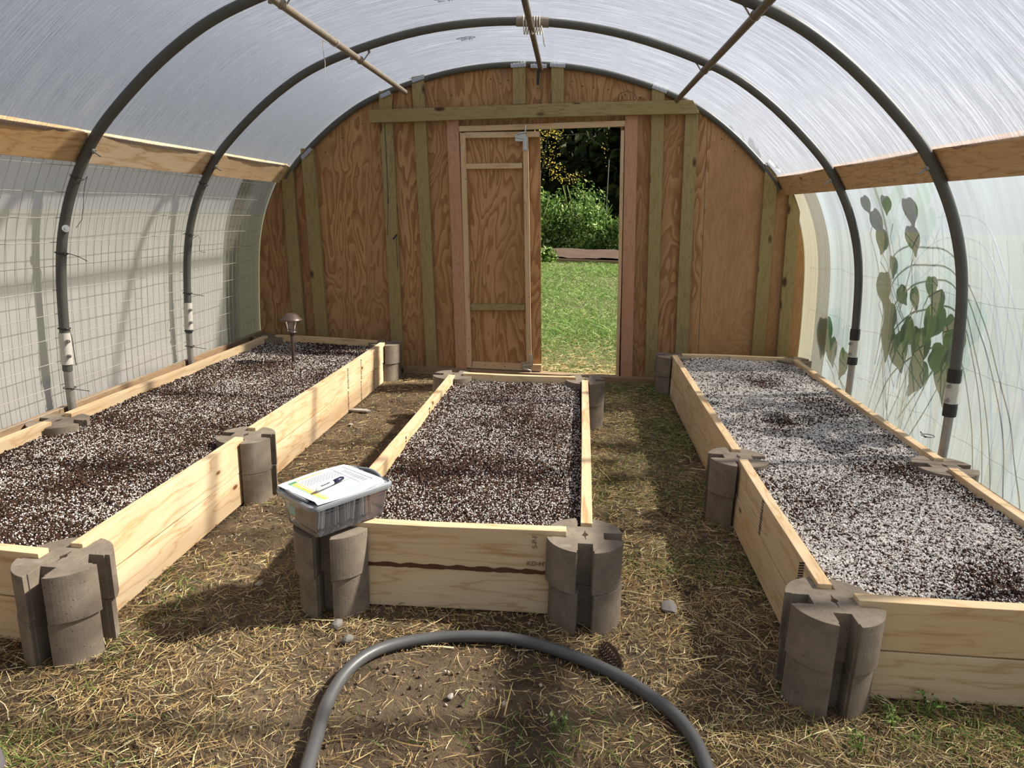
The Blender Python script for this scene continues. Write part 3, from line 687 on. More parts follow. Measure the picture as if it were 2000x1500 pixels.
# zip ties and wire ties on the left legs, each a thing
def ziptie(side, z, y, tail, label, r=0.026, mat='black', nm='zip_tie', cat='zip tie', th=0.0022):
    c, tg = leg_pt(side, z, y); m = MB(); rg = ring(c, tg, r, 16); m.tube(rg, th, 6, closed=True)
    s0 = c+Vector((-side*r*0.75, -r*0.7, 0)); m.box(s0, (0.008, 0.006, 0.006))
    m.tube([s0]+[s0+Vector(t_) for t_ in tail], th*0.8, 6)
    return tag(m.build(nm, M[mat]), label, cat, 'black ties holding the wire mesh to the hoops')
ziptie(-1, 1.0, 2.98, [(0.03, 0, 0.0), (0.075, 0.0, -0.012), (0.12, -0.01, -0.03)], 'long tailed zip tie halfway up the near left leg')
ziptie(-1, 0.37, 2.98, [(0.03, 0, -0.002), (0.10, -0.01, -0.004)], 'zip tie low on the near left leg, under the sleeve')
ziptie(-1, 0.655, 2.98, [(0.022, 0, -0.002), (0.026, 0, -0.04), (0.030, 0, -0.17)], 'zip tie above the sleeve of the near left leg')
ziptie(-1, 0.70, 4.04, [(0.04, 0, -0.005), (0.10, -0.01, -0.012)], 'zip tie above the sleeve on the far left leg')
ziptie(-1, 0.37, 4.04, [(0.04, 0, -0.005), (0.10, -0.01, -0.008)], 'zip tie low on the far left leg, under the sleeve')
ziptie(-1, 0.465, 4.04, [(0.01, 0, 0.0)], 'zip tie wrapped at the sleeve foot of the far left leg')
ziptie(-1, 1.345, 4.04, [(0.01, 0, 0.0)], 'zip tie just under the hip board on the far left leg')
ziptie(-1, 1.33, 2.98, [(0.03, 0, -0.01), (0.045, 0, 0.005), (0.03, 0, -0.03), (0.018, 0, -0.07), (0.014, 0, -0.1), (0.008, 0, -0.13), (-0.004, 0, -0.18), (-0.035, 0, -0.215)], 'dangling twist of black wire below the hip board on the near leg', nm='wire_tie', cat='wire tie', th=0.0016)
ziptie(-1, 1.05, 4.04, [(0.02, 0, 0.008), (0.03, 0, -0.01), (0.015, 0, -0.02), (0.045, 0, 0.0), (0.06, 0, -0.03), (0.05, 0, -0.06), (0.045, 0, -0.085), (0.06, 0, -0.1), (0.085, 0, -0.1)], 'curly black wire tie halfway up the far left leg', nm='wire_tie', cat='wire tie', th=0.0016)
ziptie(1, 0.3, 3.12, [(0.0, 0.05, 0.01), (0.02, 0.08, -0.01)], 'black cord loop by the right base board', nm='wire_tie', cat='wire tie', th=0.0018)

# purlins
def purlin(x, z, y0, y1, label, r=0.017, straps=(), mat='purlin'):
    m = MB(); pts = [(x, y0+(y1-y0)*k/12, z-0.002*math.sin(k)) for k in range(13)]; m.tube(pts, r, 14)
    root = tag(m.build('purlin_pipe', M[mat]), label, 'pipe', 'long pipes tying the hoops together')
    for ys in straps:
        s_ = MB(); s_.tube([(x+(r+0.002)*math.cos(a), ys, z+(r+0.002)*math.sin(a)) for a in [k*2*PI/14 for k in range(14)]], 0.003, 6, closed=True)
        sx = 1 if x > XC else -1
        for q in (-1, 1):
            s_.tube([(x+q*(r+0.002), ys+0.004, z), (x+q*0.040, ys+0.006, z+0.018-q*sx*0.012), (x+q*0.055, ys+0.01, z+0.026-q*sx*0.02)], 0.0035, 6)
            s_.tube([(x+q*0.050, ys+0.0, z+0.022-q*sx*0.018), (x+q*0.050, ys+0.004, z+0.034-q*sx*0.018)], 0.007, 6)
        s_.build('pipe_strap', M['purlin'], root)
    return root
purlin(-1.212, 2.022, -1.0, 5.12, 'pale tan purlin pipe on the left side of the roof', straps=(1.92, 2.98, 4.04))
purlin(0.660, 1.988, -1.0, 5.06, 'dark brown purlin pipe on the right side of the roof', straps=(1.92, 2.98, 4.04), mat='purlin_dark')
purlin(-0.270, 2.184, -1.0, 5.12, 'ridge pipe running under the top of the hoops', r=0.0165, mat='purlin_dark')
def cordloop(label, loops, tail=None, mat='cord'):
    m = MB()
    for lp in loops: m.tube(lp, 0.0028, 6, closed=True)
    if tail: m.tube(tail, 0.0022, 6)
    return tag(m.build('cord_tie', M[mat]), label, 'cord')
hx = [(-0.318+0.10*k/84, 4.04+0.034*math.cos(k*2*PI/12), 2.203+0.045*math.sin(k*2*PI/12)) for k in range(85)]
m = MB(); m.tube(hx+[(-0.215, 4.0, 2.19), (-0.205, 3.99, 2.15), (-0.20, 4.0, 2.11), (-0.192, 4.0, 2.09)], 0.0028, 6)
tag(m.build('cord_tie', M['cord']), 'white cord wound around the ridge pipe and middle hoop', 'cord')
m = MB(); m.tube([(-1.272, 3.62, 2.03), (-1.275, 3.63, 1.97), (-1.268, 3.63, 1.93), (-1.272, 3.63, 1.875)], 0.0017, 6)
m.tube([(-1.212+0.0205*math.cos(a), 3.62, 2.022+0.0205*math.sin(a)) for a in [k*2*PI/14 for k in range(14)]], 0.0018, 6, closed=True); m.tube([(-1.23, 3.62, 2.01), (-1.272, 3.62, 2.03)], 0.0017, 6)
tag(m.build('hanging_string', M['cord']), 'thin string hanging from the left purlin pipe', 'string')

# film print: ellipse and letters
def film_stamp(x, y, label):
    root = empty('printed_stamp', (x, y, 0), label=label, cat='printed stamp', group='stamps printed on the roof film')
    # follow the film surface slope
    q, tg = None, None
    for i in range(1, len(prof)):
        if (prof[i-1].x-(x-XC))*(prof[i].x-(x-XC)) <= 0: q = prof[i]; tg = (prof[i]-prof[i-1]).normalized(); break
    n = Vector((tg.y, 0, -tg.x)); root.location = Vector((x, y, q.y)) + n*0.012
    ex = Vector((-tg.x, 0, -tg.y)); ez = -n; ey = ez.cross(ex)
    Rm = Matrix(((ex.x, ey.x, ez.x), (ex.y, ey.y, ez.y), (ex.z, ey.z, ez.z))); root.rotation_euler = Rm.to_euler()
    m = MB(); m.tube([(0.055*math.cos(a), 0.028+0.022*math.sin(a), 0) for a in [k*2*PI/28 for k in range(28)]], 0.0013, 5, closed=True)
    m.build('stamp_ellipse', M['ink'], root)
    text_mesh('stamp_mark', 'GR-6', 0.030, M['ink'], root, Matrix.Translation((0, 0.028, 0)))
    text_mesh('stamp_letters', 'BC 21', 0.030, M['ink'], root, Matrix.Translation((0.0, -0.018, 0)))
film_stamp(-0.674, 4.40, 'small printed oval and letters on the roof film near the end wall')
film_stamp(-0.661, 3.62, 'printed letters on the roof film at the top edge of view')

# wire mesh panels
def wire_mesh(side, y0, y1, off, label, zt, dy=0.055, dz=0.11, r=0.0010, wav=0.004):
    pr = offset_prof(prof, off); pr = [q[0] for q in (pr[:mid_i] if side > 0 else pr[mid_i:][::-1])]
    pr = [p for p in pr if 0.02 < p.y < zt]
    m = MB(); y = y0
    while y < y1:
        m.tube([(XC+p.x, y+wav*math.sin(p.y*5+y), p.y) for p in pr[::2]+[pr[-1]]], r, 4, caps=False); y += dy
    z = 0.06
    while z < zt:
        q = min(pr, key=lambda p: abs(p.y-z)); 
        m.tube([(XC+q.x+side*(-0.003)+0.004*math.sin(yy*2.3+z*9), yy, z+wav*math.sin(yy*3+z*7)) for yy in np.linspace(y0, y1, 50)], r*1.15, 4, caps=False); z += dz
    return tag(m.build('wire_mesh', M['wire']), label, 'wire mesh')
wire_mesh(-1, 1.2, 5.0, 0.027, 'welded wire mesh tied inside the left film wall', 1.42, r=0.0014)
wire_mesh(1, 1.2, 5.1, 0.13, 'thin wire fence standing just outside the right film wall', 1.25, dy=0.09, dz=0.3, wav=0.008, r=0.0007)

# ------------------------------------------------------------------ raised beds
T = 0.28; BH = 0.14
def block_mesh():
    R, ws, wd, dep, st = 0.120, 0.0225, 0.026, 0.062, 0.018
    pts = []
    for q in range(4):
        a0 = q*PI/2; ca, sa = math.cos(a0), math.sin(a0)
        def rot(x, y): return (x*ca-y*sa, x*sa+y*ca)
        xm = math.sqrt(R*R-wd*wd)
        # petal arc from slot q to slot q+1, with slot q first
        pts += [rot(xm, -wd), rot(R-st, -wd), rot(R-st, -ws), rot(R-dep, -ws), rot(R-dep, ws), rot(R-st, ws), rot(R-st, wd), rot(xm, wd)]
        th0 = math.asin(wd/R); th1 = PI/2-th0
        for k in range(1, 14):
            th = th0+(th1-th0)*k/14; rr = R*(1+0.012*math.sin(2*th)**2); pts.append(rot(rr*math.cos(th), rr*math.sin(th)))
    m = MB(); m.prism(pts, 0.0, BH-0.001)
    me_o = m.build('planter_block', M['concrete'], bevel=0.0022); me = me_o.data; bpy.data.objects.remove(me_o)
    # star shaped crack in the middle of the top
    m = MB(); cr = [(0.001, 0.030), (0.003, 0.012), (0.009, 0.005), (0.010, -0.003), (0.003, -0.008), (0.002, -0.033), (-0.001, -0.010), (-0.009, -0.004), (-0.006, 0.004), (-0.002, 0.012)]
    m.prism(cr, BH-0.0006, BH-0.0002); c_o = m.build('core_notch', M['soil']); cme = c_o.data; bpy.data.objects.remove(c_o)
    return me, cme
BLK, NOTCH = block_mesh()
def stack(x, y, where, rz=0.0):
    for lvl, wd in ((0, 'lower'), (1, 'upper')):
        o = bpy.data.objects.new('planter_block', BLK); C.objects.link(o)
        o.location = (x+rnd.uniform(-.006, .006), y+rnd.uniform(-.006, .006), lvl*BH+(-0.006 if lvl == 0 else -0.0055)); o.rotation_euler = (0, 0, rz+rnd.uniform(-0.025, 0.025)); o.scale = (0.965, 0.965, 1) if lvl == 0 else (1, 1, 1)
        tag(o, f'{wd} round slotted concrete block {where}', 'concrete block', 'concrete corner blocks of the beds')
        if lvl: 
            c = bpy.data.objects.new('core_notch', NOTCH); C.objects.link(c); c.parent = o
stack(-1.369, 1.627, 'at the near right corner of the left bed')
stack(-1.360, 2.715, 'halfway along the right side of the left bed')
stack(-1.341, 4.900, 'at the far right corner of the left bed')
stack(-2.262, 2.782, 'halfway along the left side of the left bed')
stack(-2.250, 4.968, 'at the far left corner of the left bed')
stack(-2.262, 1.69, 'at the near left corner of the left bed')
stack(-0.708, 1.947, 'under the plastic bin at the middle bed')
stack(0.0836, 1.969, 'at the near right corner of the middle bed')
stack(-0.677, 3.998, 'at the far left corner of the middle bed')
stack(0.114, 4.019, 'at the far right corner of the middle bed')
stack(0.719, 1.676, 'at the near left corner of the right bed')
stack(0.730, 2.774, 'halfway along the left side of the right bed')
stack(0.752, 4.884, 'at the far left corner of the right bed')
stack(1.560, 2.797, 'halfway along the right side of the right bed')
stack(1.582, 4.908, 'at the far right corner of the right bed')
stack(1.545, 1.70, 'at the near right corner of the right bed')

def stamp(o, xs, h, side=-1, th=0.019, n=11, w=0.022, slant=0.0, z0=-0.065, z1=0.065):
    """vertical run of ink marks printed across a board"""
    m = MB(); r = random.Random(int(xs*1000)+n); bw, ph, L, tk = BOW[o.name]; yb = bw*0.6*math.sin((xs/L+0.5)*PI+ph)
    for k in range(n):
        z = z0+(z1-z0)*(k+0.5)/n; ww = w*(r.uniform(0.55, 1.0) if not slant else 1.0)
        R_ = Matrix.Rotation(slant, 3, 'Y')
        m.box((xs, yb+side*(tk/2+0.0003), z), (ww, 0.0008, (z1-z0)/n*(0.55 if slant else r.uniform(0.35, 0.7))), R_)
    m.build('lumber_stamp', M['ink'], o)
def side_boards(a, b, face, where, axis, mat=None, top=0.29, gap=0.056, wavy=0.0):
    """two stacked 2x6 boards between block centres a and b"""
    a, b = Vector((*a, 0)), Vector((*b, 0)); d = (b-a).normalized(); out = []
    for lvl, wd in ((0, 'lower'), (1, 'upper')):
        e = gap+rnd.uniform(0.0, 0.006); z = (0.071 if lvl == 0 else 0.211+0.005)
        p0 = a+d*e; p1 = b-d*e; p0.z = p1.z = z
        out.append(lumber('bed_board', p0, p1, 0.138 if lvl == 0 else 0.140, 0.037, mat or M['pine'], f'{wd} pine board {where}', 'board', 'boards of the raised beds', bow=0.004 if lvl else 0.002))
    return out
b1 = side_boards((-1.369, 1.627), (-1.360, 2.715), 1, 'on the right side of the left bed, nearer span', 'y')
b2 = side_boards((-1.360, 2.715), (-1.341, 4.900), 1, 'on the right side of the left bed, farther span', 'y')
side_boards((-2.262, 2.782), (-2.250, 4.968), 1, 'on the left side of the left bed, farther span', 'y')
side_boards((-2.262, 1.69), (-2.262, 2.782), 1, 'on the left side of the left bed, nearer span', 'y')
side_boards((-2.262, 1.69), (-1.369, 1.627), 1, 'at the near end of the left bed', 'x')
side_boards((-2.250, 4.968), (-1.341, 4.900), 1, 'at the far end of the left bed', 'x')
c1 = side_boards((-0.708, 1.947), (-0.677, 3.998), 1, 'along the left side of the middle bed', 'y')
side_boards((0.0836, 1.969), (0.114, 4.019), 1, 'along the right side of the middle bed', 'y')
c3 = side_boards((-0.708, 1.947), (0.0836, 1.969), 1, 'at the near end of the middle bed', 'x')
side_boards((-0.677, 3.998), (0.114, 4.019), 1, 'at the far end of the middle bed', 'x')
r1 = side_boards((0.719, 1.676), (0.730, 2.774), 1, 'on the left side of the right bed, nearer span', 'y')
r2 = side_boards((0.730, 2.774), (0.752, 4.884), 1, 'on the left side of the right bed, farther span', 'y')
side_boards((1.560, 2.797), (1.582, 4.908), 1, 'on the right side of the right bed, farther span', 'y')
side_boards((1.545, 1.70), (1.560, 2.797), 1, 'on the right side of the right bed, nearer span', 'y')
side_boards((0.719, 1.676), (1.545, 1.70), 1, 'at the near end of the right bed', 'x')
re_ = side_boards((0.752, 4.884), (1.582, 4.908), 1, 'at the far end of the right bed', 'x')
# ink on the boards (local X runs away from the camera on side boards; right face = -Y local for boards going +y)
for bb in b2:
    for xs, w in ((0.20, 0.03), (0.46, 0.024), (0.75, 0.024)): stamp(bb, xs, 0.1, -1, 0.0185, 12, w)
for bb in r1[1:]: stamp(bb, -0.36, 0.1, 1, 0.0187, 16, 0.045, slant=0.5); stamp(bb, 0.08, 0.1, 1, 0.0187, 12, 0.03)
for bb in c1[1:]: stamp(bb, 0.28, 0.1, -1, 0.0185, 8, 0.025); stamp(bb, -0.18, 0.1, -1, 0.0185, 8, 0.025)
stamp(re_[1], -0.03, 0.1, -1, 0.0187, 7, 0.03, z0=0.0)
for nm, xs in (('lumber_stamp', 0.20),):
    text_mesh(nm, 'S-P-F', 0.022, M['ink_soft'], c3[1], Matrix.Translation((0.24, -0.0225, 0.035)) @ Matrix.Rotation(PI/2, 4, 'X') @ Matrix.Rotation(PI/2, 4, 'Z'))
    text_mesh(nm, 'KD-HT', 0.022, M['ink_soft'], c3[1], Matrix.Translation((0.25, -0.0225, -0.04)) @ Matrix.Rotation(PI/2, 4, 'X'))

m = MB(); rr_ = random.Random(3); top_ = []; bot_ = []
for k in range(41):
    u = -0.33+0.66*k/40; top_.append((u, 0.0035+abs(0.006*math.sin(k*0.7))+rr_.uniform(0, 0.003))); bot_.append((u, -0.004-rr_.uniform(0, 0.003)))
m.prism(bot_+top_[::-1], 0.0, 0.0012, axis='Y')
o = m.build('bark_edge', M['bark_seam'], c3[1]); o.location = (0, -0.0215, -0.070)
# soil
def soil(x0, x1, y0, y1, level, label, dens, seed, gs):
    rr = np.random.default_rng(seed)
    def hf(X, Y):
        e = np.minimum(np.minimum(X-x0, x1-X), np.minimum(Y-y0, y1-Y))
        return level + 0.006*fbm(X, Y, seed, 3, 9.0) + 0.004*fbm(X, Y, seed+1, 3, 55.0) + 0.012*np.exp(-e/0.05)*(0.5+0.5*fbm(X, Y, seed+2, 3, 14.0))
    X, Y = None, None
    o = grid_mesh('potting_soil', x0, x1, y0, y1, 0.011, hf, M['soil']); tag(o, label, 'soil', kind='stuff')
    A = (x1-x0)*(y1-y0)
    n = int(A*14000); px = rr.uniform(x0, x1, n); py = rr.uniform(y0, y1, n); sz = rr.gamma(3, 0.0011, n)+0.0012
    g = grains('soil_crumbs', np.stack([px, py, hf(px, py)+sz*0.3], 1), np.minimum(sz, 0.0065), M['crumb'], o, seed); g['kind'] = 'stuff'
    n = int(A*150); px = rr.uniform(x0+0.02, x1-0.02, n); py = rr.uniform(y0+0.02, y1-0.02, n); k = fbm(px, py, seed+12, 3, 5.0) > 0.1; px, py = px[k], py[k]
    g = grains('soil_clods', np.stack([px, py, hf(px, py)+0.002], 1), rr.uniform(0.006, 0.013, len(px)), M['soil'], o, seed+5); g['kind'] = 'stuff'
    n = int(A*dens*1.6); px = rr.uniform(x0, x1, n); py = rr.uniform(y0, y1, n)
    keep = (0.9*fbm(px, py, seed+7, 5, 7.0)+rr.normal(0, 0.55, n)) > -0.1; px, py = px[keep], py[keep]
    sz = rr.uniform(0.0014, gs, len(px))
    g = grains('perlite', np.stack([px, py, hf(px, py)+0.0012+sz*0.3+rr.uniform(0, 0.002, len(px))], 1), sz, M['perlite'], o, seed+3)
    g['kind'] = 'stuff'; g['label'] = 'white perlite grains'
    return o
soil(-2.243, -1.388, 1.665, 4.93, 0.235, 'dark potting soil flecked with perlite filling the left bed', 14500, 21, 0.0033)
soil(-0.672, 0.079, 1.985, 3.985, 0.238, 'brown potting soil flecked with perlite filling the middle bed', 16500, 41, 0.0033)
soil(0.755, 1.560, 1.715, 4.87, 0.252, 'potting soil almost white with perlite filling the right bed', 64000, 61, 0.0037)

# ------------------------------------------------------------------ straw, grass, grit on the floor
def scatter(n, x0, x1, y0, y1, dens, seed, margin=0.02):
    r = np.random.default_rng(seed); x = r.uniform(x0, x1, n); y = r.uniform(y0, y1, n)
    k = (~in_bed(x, y, margin)) & (r.uniform(0, 1, n) < dens(x, y)); return x[k], y[k], r
def straw_density(x, y):
    d = 0.42+0.5*fbm(x, y, 15, 3, 2.6)
    d = np.where((x < -0.72) & (y > 2.2), d*0.30, d)                       # bare aisle between left and middle bed
    bare = np.exp(-(((x+0.25)/0.45)**2+((y-1.55)/0.32)**2)); d = d*(1-0.85*bare)
    d = d + 0.35*np.exp(-(((x+0.9)/0.5)**2+((y-1.15)/0.25)**2)) + 0.5*np.exp(-(((x-0.75)/0.6)**2+((y-1.4)/0.3)**2)) + 0.4*np.exp(-(((x-0.13)/0.08)**2+((y-1.80)/0.06)**2))
    return np.clip(d, 0.03, 1)
x, y, r = scatter(290000, -2.3, 1.7, 0.9, 5.05, straw_density, 31)
n = len(x); L = r.gamma(3, 0.009, n)+0.007; L = np.where(r.uniform(0, 1, n) < 0.002, L*3.4, L)
P = np.stack([x, y, ground_h(x, y)+r.uniform(0.0, 0.009, n)], 1)
o = blades('dry_straw', P, r.uniform(0, 2*PI, n), np.minimum(L, 0.17), r.uniform(0.0007, 0.0019, n)*(1+(L > 0.09)), np.abs(r.normal(0.02, 0.10, n)), 0.22, M['straw'], seed=4)
tag(o, 'dry yellow straw and cut grass strewn over the dirt floor', 'straw', kind='stuff')
def green_density(x, y):
    d = np.exp(-(((x-1.02)/0.34)**2+((y-1.55)/0.13)**2))*1.3
    d = d+np.exp(-(((x+1.15)/0.22)**2+((y-1.22)/0.09)**2))*0.9
    d = d+np.where((x > 0.12) & (x < 0.72) & (y > 2.2), 0.30+0.4*np.exp(-((x-0.66)/0.14)**2)+0.3*np.exp(-((y-4.8)/0.5)**2), 0)
    d = d+0.5*np.exp(-(((x+1.24)/0.10)**2+((y-1.75)/0.3)**2))+0.25*np.exp(-(((x-0.1)/0.3)**2+((y-1.38)/0.1)**2))
    d = d*(0.45+0.75*fbm(x, y, 77, 3, 6.0)); return np.clip(d, 0.008, 1)
x, y, r = scatter(210000, -2.2, 1.65, 1.0, 5.05, green_density, 35)
n = len(x); P = np.stack([x, y, ground_h(x, y)-0.002], 1)
o = blades('green_grass', P, r.uniform(0, 2*PI, n), r.uniform(0.018, 0.060, n), r.uniform(0.0014, 0.0030, n), r.uniform(0.3, 1.2, n), 0.3, M['grassblade'], seed=6)
tag(o, 'sparse green grass blades growing through the straw', 'grass', kind='stuff')
x, y, r = scatter(60000, -2.2, 1.65, 0.95, 5.05, lambda x, y: np.clip(0.75-0.5*straw_density(x, y), 0.1, 1), 37)
sz = r.gamma(2.2, 0.0009, len(x))+0.0006
o = grains('dirt_grit', np.stack([x, y, ground_h(x, y)+sz*0.1], 1), np.minimum(sz, 0.007), M['gravelgrain'], seed=9)
tag(o, 'loose grit and dirt crumbs on the floor', 'dirt', kind='stuff')

# clover-like weeds near the lower right corner, loose stones
def weed(x, y, s, label, seed):
    r = np.random.default_rng(seed); root = empty('small_weed', (x, y, 0), label=label, cat='weed', group='small weeds')
    n = 26; a = r.uniform(0, 2*PI, n); rad = r.uniform(0.0, s, n); c = np.stack([rad*np.cos(a), rad*np.sin(a), r.uniform(0.012, 0.05, n)], 1)
    leaf_cloud('leaves', c, r.uniform(0.010, 0.020, n), M['leaf'], root, seed, 1.2)
    m = MB()
    for k in range(0, n, 2): m.tube([(0, 0, 0), (c[k][0]*0.6, c[k][1]*0.6, c[k][2]*0.7), tuple(c[k])], 0.0008, 4)
    m.build('stems', M['leaf'], root)
weed(0.975, 1.62, 0.055, 'leafy green weed below the near end of the right bed', 1)
weed(0.86, 1.56, 0.03, 'tiny green weed left of the leafy one', 2)
weed(0.74, 1.46, 0.03, 'little weed at the lower edge of the straw', 3)
weed(0.03, 1.44, 0.03, 'single grass weed inside the pipe arc', 4)
def stone(x, y, s, mat, label, sq=0.55, seed=0):
    r = np.random.default_rng(seed); bm = bmesh.new(); bmesh.ops.create_icosphere(bm, subdivisions=2, radius=1)
    k = r.normal(0, 1, (4, 3))
    for v in bm.verts:
        f = 1+0.12*sum(math.sin(2.2*v.co.dot(Vector(q))) for q in k)/2; v.co = Vector((v.co.x*s*f*1.2, v.co.y*s*f*0.85, v.co.z*s*f*sq))
    me = bpy.data.meshes.new('stone'); bm.to_mesh(me); bm.free(); me.materials.append(mat)
    o = bpy.data.objects.new('stone', me); C.objects.link(o); o.location = (x, y, s*sq*0.5+0.002); o.rotation_euler = (0, 0, r.uniform(0, 3)); return tag(o, label, 'stone')
stone(-0.60, 1.73, 0.016, M['stone'], 'small grey stone in front of the block under the bin', 0.8, 1)
stone(-0.655, 1.80, 0.018, M['stone'], 'rounded pebble between the two halves of the binned block', 0.9, 2)
stone(0.365, 2.03, 0.032, M['stone'], 'flat grey stone in the aisle left of the right bed', 0.35, 3)
stone(-0.262, 1.53, 0.009, M['stone_pale'], 'pale pebble inside the pipe arc, upper left', 0.7, 4)
stone(-0.12, 1.52, 0.008, M['stone_pale'], 'pale pebble inside the pipe arc, right one', 0.7, 5)
stone(-0.108, 1.28, 0.016, M['stone'], 'grey pebble low inside the pipe arc by a grass tuft', 0.5, 6)
stone(-0.99, 2.0, 0.012, M['stone_pale'], 'pale pebble beside the left bed boards', 0.5, 7)
stone(-1.24, 3.75, 0.014, M['stone_pale'], 'pale pebble on the bare aisle, far part', 0.5, 8)
m = MB(); m.prism([(-0.07, -0.02), (0.05, -0.024), (0.075, -0.008), (0.04, 0.018), (-0.06, 0.02)], 0.004, 0.016)
tag(m.build('flat_shard', M['stone_pale'], bevel=0.002, loc=(-1.27, 4.03, 0.0)), 'flat grey shard lying beside the left bed boards', 'stone')
# pine cone: core with overlapping scales
pc = empty('pine_cone', (0.163, 1.738, 0.017), math.atan2(-0.085, 0.04), 'long brown pine cone lying beside the grey ground pipe', 'pine cone')
m = MB(); m.lathe([(0.0, -0.05), (0.009, -0.046), (0.012, -0.02), (0.011, 0.01), (0.007, 0.04), (0.0, 0.05)], n=12, axis='X'); m.build('core', M['cone'], pc)
m = MB()
for i in range(17):
    u = i/16; xx = -0.045+0.09*u; R_ = 0.013*math.sin(PI*(0.25+0.7*u))+0.003
    for k in range(8):
        a = 2*PI*(k+0.5*(i % 2))/8; d = Vector((0.35, math.cos(a), math.sin(a))).normalized(); c = Vector((xx, R_*math.cos(a), R_*math.sin(a)))
        t_ = d.cross(Vector((1, 0, 0))).normalized(); tip = c+d*0.008+Vector((0.004, 0, 0)); w = 0.005
        m.add([c-t_*w, c+t_*w, tip+t_*w*0.8, tip-t_*w*0.8, c+Vector((0.004, 0, 0))], [(0, 1, 2, 3), (0, 4, 1), (4, 0, 3), (1, 4, 2), (4, 3, 2)])
m.build('scales', M['cone'], pc)
m = MB(); m.lathe([(0.0, 0.055), (0.03, 0.052), (0.052, 0.035), (0.058, 0.0)], n=20); 
tag(m.build('rubber_cap', M['greyobj'], loc=(-1.262, 1.165, 0.0)), 'smooth grey rounded cap poking in at the lower left corner', 'cap')

# ground pipe arc
hp = [(-0.50, 1.00), (-0.52, 1.15), (-0.548, 1.335), (-0.564, 1.456), (-0.550, 1.579), (-0.493, 1.676), (-0.389, 1.743), (-0.273, 1.77), (-0.122, 1.771), (0.028, 1.729), (0.169, 1.656), (0.280, 1.547), (0.336, 1.454), (0.36, 1.345), (0.365, 1.15), (0.35, 1.0)]
cs = catmull(hp, 5); m = MB(); m.tube([(p.x, p.y, 0.021+0.003*math.sin(i*0.35)) for i, p in enumerate(cs)], 0.0172, 16)
tag(m.build('ground_pipe', M['pvc_hose']), 'curved grey pipe lying in an arc on the dirt', 'pipe')

# ------------------------------------------------------------------ plastic bin with papers
BX, BY, BRZ, BZ = -0.697, 1.945, math.atan2(0.228, 0.176), 0.291
tb = empty('plastic_bin', (BX, BY, BZ), BRZ, 'clear plastic shoebox bin with grey lid on the bed corner', 'storage bin')
def rrect(hx, hy, r, z, n=6):
    out = []
    for q, (cx, cy) in enumerate(((hx-r, hy-r), (-hx+r, hy-r), (-hx+r, -hy+r), (hx-r, -hy+r))):
        for k in range(n+1): a = q*PI/2+k*PI/2/n; out.append((cx+r*math.cos(a), cy+r*math.sin(a), z))
    return out
def loft(m, loops, cap0=True, cap1=False):
    n = len(loops[0]); b = len(m.v); vs = [p for l in loops for p in l]; fs = []
    for i in range(len(loops)-1):
        for k in range(n): fs.append((i*n+k, i*n+(k+1) % n, (i+1)*n+(k+1) % n, (i+1)*n+k))
    if cap0: fs.append(tuple(range(n))[::-1])
    if cap1: fs.append(tuple((len(loops)-1)*n+k for k in range(n)))
    m.add(vs, fs, False)
HX, HY = 0.146, 0.104
m = MB(); loft(m, [rrect(HX-0.034, HY-0.030, 0.012, 0.004), rrect(HX-0.024, HY-0.020, 0.016, 0.001), rrect(HX-0.012, HY-0.010, 0.02, 0.075), rrect(HX-0.009, HY-0.007, 0.02, 0.077), rrect(HX-0.006, HY-0.004, 0.02, 0.100)])
o = m.build('bin_body', M['binplastic'], tb, recalc=False)
m = MB(); loft(m, [rrect(HX, HY, 0.024, 0.092), rrect(HX+0.002, HY+0.002, 0.024, 0.1), rrect(HX+0.002, HY+0.002, 0.024, 0.107), rrect(HX-0.004, HY-0.004, 0.022, 0.111), rrect(HX-0.008, HY-0.008, 0.02, 0.106)], cap0=False, cap1=True)
o = m.build('bin_lid', M['lidgrey'], tb, recalc=False); sol = o.modifiers.new('s', 'SOLIDIFY'); sol.thickness = 0.0015
for sx in (-1, 1):
    m = MB(); hl = [(sx*(HX-0.014), y_*0.001, 0.113+0.004*math.cos(y_*0.03)) for y_ in range(-62, 63, 8)]; m.tube([(sx*(HX-0.018+0.014*math.cos(p[1]*22)), p[1], p[2]) for p in hl], 0.005, 8); m.build('lid_handle', M['lidgrey'], tb)
# label on the end
m = MB(); m.box((-HX+0.0135, 0.03, 0.060), (0.0006, 0.035, 0.035)); m.build('sticker', M['paper_mint'], tb)
# packets standing inside, each a thing
bm4 = Matrix.Translation((BX, BY, BZ)) @ Matrix.Rotation(BRZ, 4, 'Z')
pk = ['packet_white', 'packet_white', 'packet_grey', 'packet_white', 'packet_kraft', 'packet_grey']
xx = -0.108; i = 0
while xx < 0.098:
    th = rnd.uniform(0.0015, 0.0045); lean = 0.10+0.16*math.sin(i*0.5)+rnd.uniform(-0.05, 0.05); hh_ = rnd.uniform(0.064, 0.078); ww_ = rnd.uniform(0.10, 0.135)
    mt = M[rnd.choice(pk)] if xx < 0.075 else M[rnd.choice(['packet_white', 'packet_blue', 'packet_pink'])]
    m = MB(); m.box((0, 0, hh_/2), (th, ww_, hh_)); m.box((0.0, 0, hh_-0.004), (th+0.0012, ww_*0.98, 0.006))
    o = m.build('seed_packet', mt); o.matrix_world = bm4 @ Matrix.Translation((xx, rnd.uniform(-0.004, 0.004), 0.009)) @ Matrix.Rotation(lean*0.55, 4, 'Y')
    tag(o, 'upright seed packet or folded paper inside the clear bin', 'seed packet', 'packets standing inside the bin'); xx += rnd.uniform(0.006, 0.0115); i += 1
